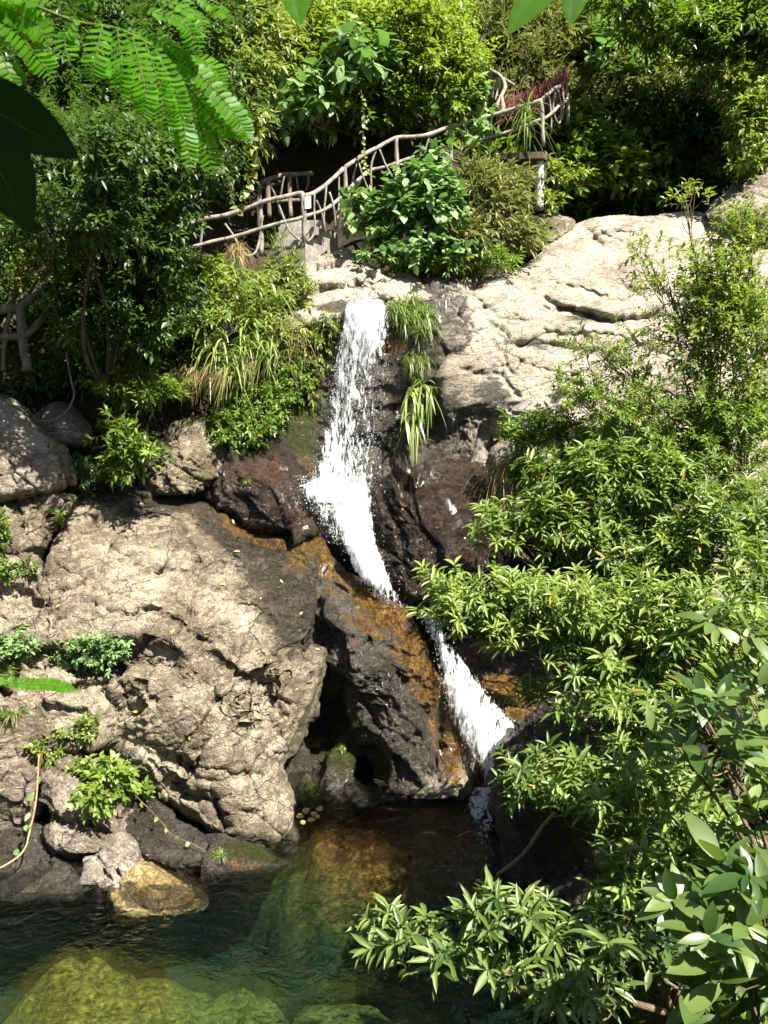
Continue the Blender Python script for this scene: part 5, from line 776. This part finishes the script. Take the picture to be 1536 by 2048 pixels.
frond('feathery_frond', 'faint drooping frond at the top centre behind the big frond', 1.6, [(330,-60,1.5),(400,-10,1.55),(440,10,1.6)], [[(360,-40,1.6),(420,10,1.6),(470,40,1.6)],[(350,-20,1.55),(385,30,1.55),(400,70,1.55)]], .017)
def big_leaf(label, pts, mat, Y, wd, name='broad_leaf', N=(0, -.8, .6)):
    """One broad leaf whose midrib follows three pixels."""
    mid = smoothline([p1(a, b, c) for a, b, c in pts], 10); k = len(mid); t = np.linspace(0, 1, k); w = wd*np.sin(np.clip(t, 0, 1)**.8*math.pi)**.75*(1-.25*t)+.0005
    T = nrm(np.gradient(mid, axis=0)); S = nrm(np.cross(T, np.array(N))); Nn = np.cross(S, T); v = []
    for j in (-1, -.6, -.2, 0, .2, .6, 1): v.append(mid+S*(w*j)[:, None]+Nn*((abs(j)*.16-.10*abs(j)**3)*w+.012*wd*np.sin(t*26)*abs(j))[:, None])
    v = np.stack(v, 1).reshape(-1, 3); f = []
    for a in range(k-1):
        for j in range(6): f += [7*a+j, 7*a+j+1, 7*a+7+j+1, 7*a+7+j]
    e = empty(name, mid[0], label, 'leaf'); mb = MB(); mb.add(v, f, [4]*(len(f)//4)); mb.build('blade', mat, e); mb = MB(); st = mid[0]-T[0]*.04
    mb.tube(np.concatenate([[st], mid[::2]])-Nn[0]*.0006, np.linspace(.0016, .0005, len(mid[::2])+1), 5); mb.build('midrib', M_FROND, e); return e
M_DK = leaf_mat('shaded_broad_leaf', (.012, .026, .004), (.02, .04, .006), (.015, .04, .001), .55, .06, .2)  # near-black colour has the shade over these leaves put into it
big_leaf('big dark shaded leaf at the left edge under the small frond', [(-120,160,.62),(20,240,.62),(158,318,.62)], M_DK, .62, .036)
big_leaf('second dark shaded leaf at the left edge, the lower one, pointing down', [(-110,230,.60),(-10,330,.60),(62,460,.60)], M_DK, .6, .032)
ov = empty('added_shade_branch', (-.75, .35, 6.0), 'unseen leafy branch added above the left edge to shade the two big dark leaves', 'branch'); mb = MB(); tw = MB()  # out of view, added to keep the sun off the big dark leaves
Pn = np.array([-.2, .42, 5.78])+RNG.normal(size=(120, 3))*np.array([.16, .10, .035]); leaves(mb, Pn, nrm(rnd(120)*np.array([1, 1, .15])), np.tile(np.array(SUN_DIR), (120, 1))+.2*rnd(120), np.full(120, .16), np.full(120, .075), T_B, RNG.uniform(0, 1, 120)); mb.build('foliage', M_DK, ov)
mb = MB(); mb.tube([(-.75, .35, 6.0), (-.45, .4, 5.9), (-.1, .42, 5.8), (.05, .45, 5.76)], [.012, .01, .006, .003], 6); mb.build('stem', TWIG, ov)
M_TOP = leaf_mat('backlit_broad_leaf', (.05, .13, .010), (.08, .2, .015), (.24, .45, .02), .35, .5, .5)
big_leaf('bright pointed leaf hanging from the top edge, left one of the right-hand pair', [(1120,-50,1.1),(1060,10,1.1),(1016,68,1.1)], M_TOP, 1.1, .026)
big_leaf('short bright leaf hanging straight down from the top edge, right one of the pair', [(1150,-60,1.1),(1148,-5,1.1),(1140,52,1.1)], M_TOP, 1.1, .020)
big_leaf('dark green pointed leaf hanging from the top edge left of centre', [(585,-60,1.0),(592,-5,1.0),(600,50,1.0)], M_FROND, 1.0, .022)
# ------------------------------------------------------------------ fallen leaves and loose stones
YEL = leaf_mat('fallen_leaf', (.35, .27, .05), (.62, .55, .18), (.3, .25, .05), .5, .4, .2)
_lf = None
for k, (u, v) in enumerate([(305,1095),(380,1070),(300,1130),(440,1170),(250,1200),(200,1110),(480,1105),(520,1200),(350,1260),(410,1220),(170,1180),(560,1160),(600,1230),(470,1050),(230,1050),(330,1020),(120,1210),(590,1380),(700,1420),(690,1500),(640,1300),(480,1600),(380,1480),(280,1420),(540,1290)]):
    h = hit(u, v)
    if not h: continue
    if _lf is None:
        mb = MB(); leaves(mb, np.zeros((1, 3)), np.array([[1., 0, 0]]), np.array([[0, 0, 1.]]), np.array([.085]), np.array([.034]), T_L, np.array([.6])); o = _lf = mb.build('fallen_leaf', YEL, origin=(0, 0, 0))
    else: o = _lf.copy(); COL.objects.link(o)
    o.location = h[0]+h[1]*.012; o.rotation_euler = (h[1].to_track_quat('Z', 'Y').to_matrix() @ __import__('mathutils').Matrix.Rotation(random.uniform(0, 6.28), 3, 'Z')).to_euler(); s = random.uniform(.6, 1.3); o.scale = (s, s, s)
    tag(o, 'small yellow fallen leaf lying on the rocks', 'leaf', 'yellow fallen leaves on the rocks')
_pb = None
TANS = rock_mat('pebble_stone', (.2, .12, .04), (.42, .28, .10), (.6, .46, .22))
for k, (u, v, r) in enumerate([(600,1632,.05),(612,1622,.06),(628,1628,.05),(640,1618,.055),(606,1645,.045),(622,1640,.05),(635,1634,.04)]):
    if _pb is None:
        ph, thn = 10, 14; a = np.linspace(.05, math.pi-.05, ph)[:, None]; b = np.arange(thn)[None]*2*math.pi/thn; P = np.stack([np.sin(a)*np.cos(b), np.sin(a)*np.sin(b), .55*np.cos(a)+0*b], -1); P = P*(1+.25*fbm(P*1.4, 3, 5))[..., None]
        i = np.arange(ph-1)[:, None]*thn; j = np.arange(thn)[None]; j2 = (j+1) % thn; q = np.stack([i+j, i+thn+j, i+thn+j2, i+j2], -1).reshape(-1); l = list(q)+list(range(thn))+list(range((ph-1)*thn, ph*thn))[::-1]
        o = _pb = link('pebble', mesh_from('pebble', P.reshape(-1, 3), l, [4]*(len(q)//4)+[thn, thn], [TANS]), origin=(0, 0, 0))
    else: o = _pb.copy(); COL.objects.link(o)
    p = p1(u, v, 9.0); d = (p-Vector((0, 0, CAM_H))); t = (.01-CAM_H)/d.z; o.location = Vector((0, 0, CAM_H))+d*t; o.scale = (r, r*.8, r); o.rotation_euler = (0, 0, k*1.3)
    tag(o, 'small tan pebble in the shallows between the huge boulder and the dark outcrop', 'pebble', 'tan pebbles in the shallows')
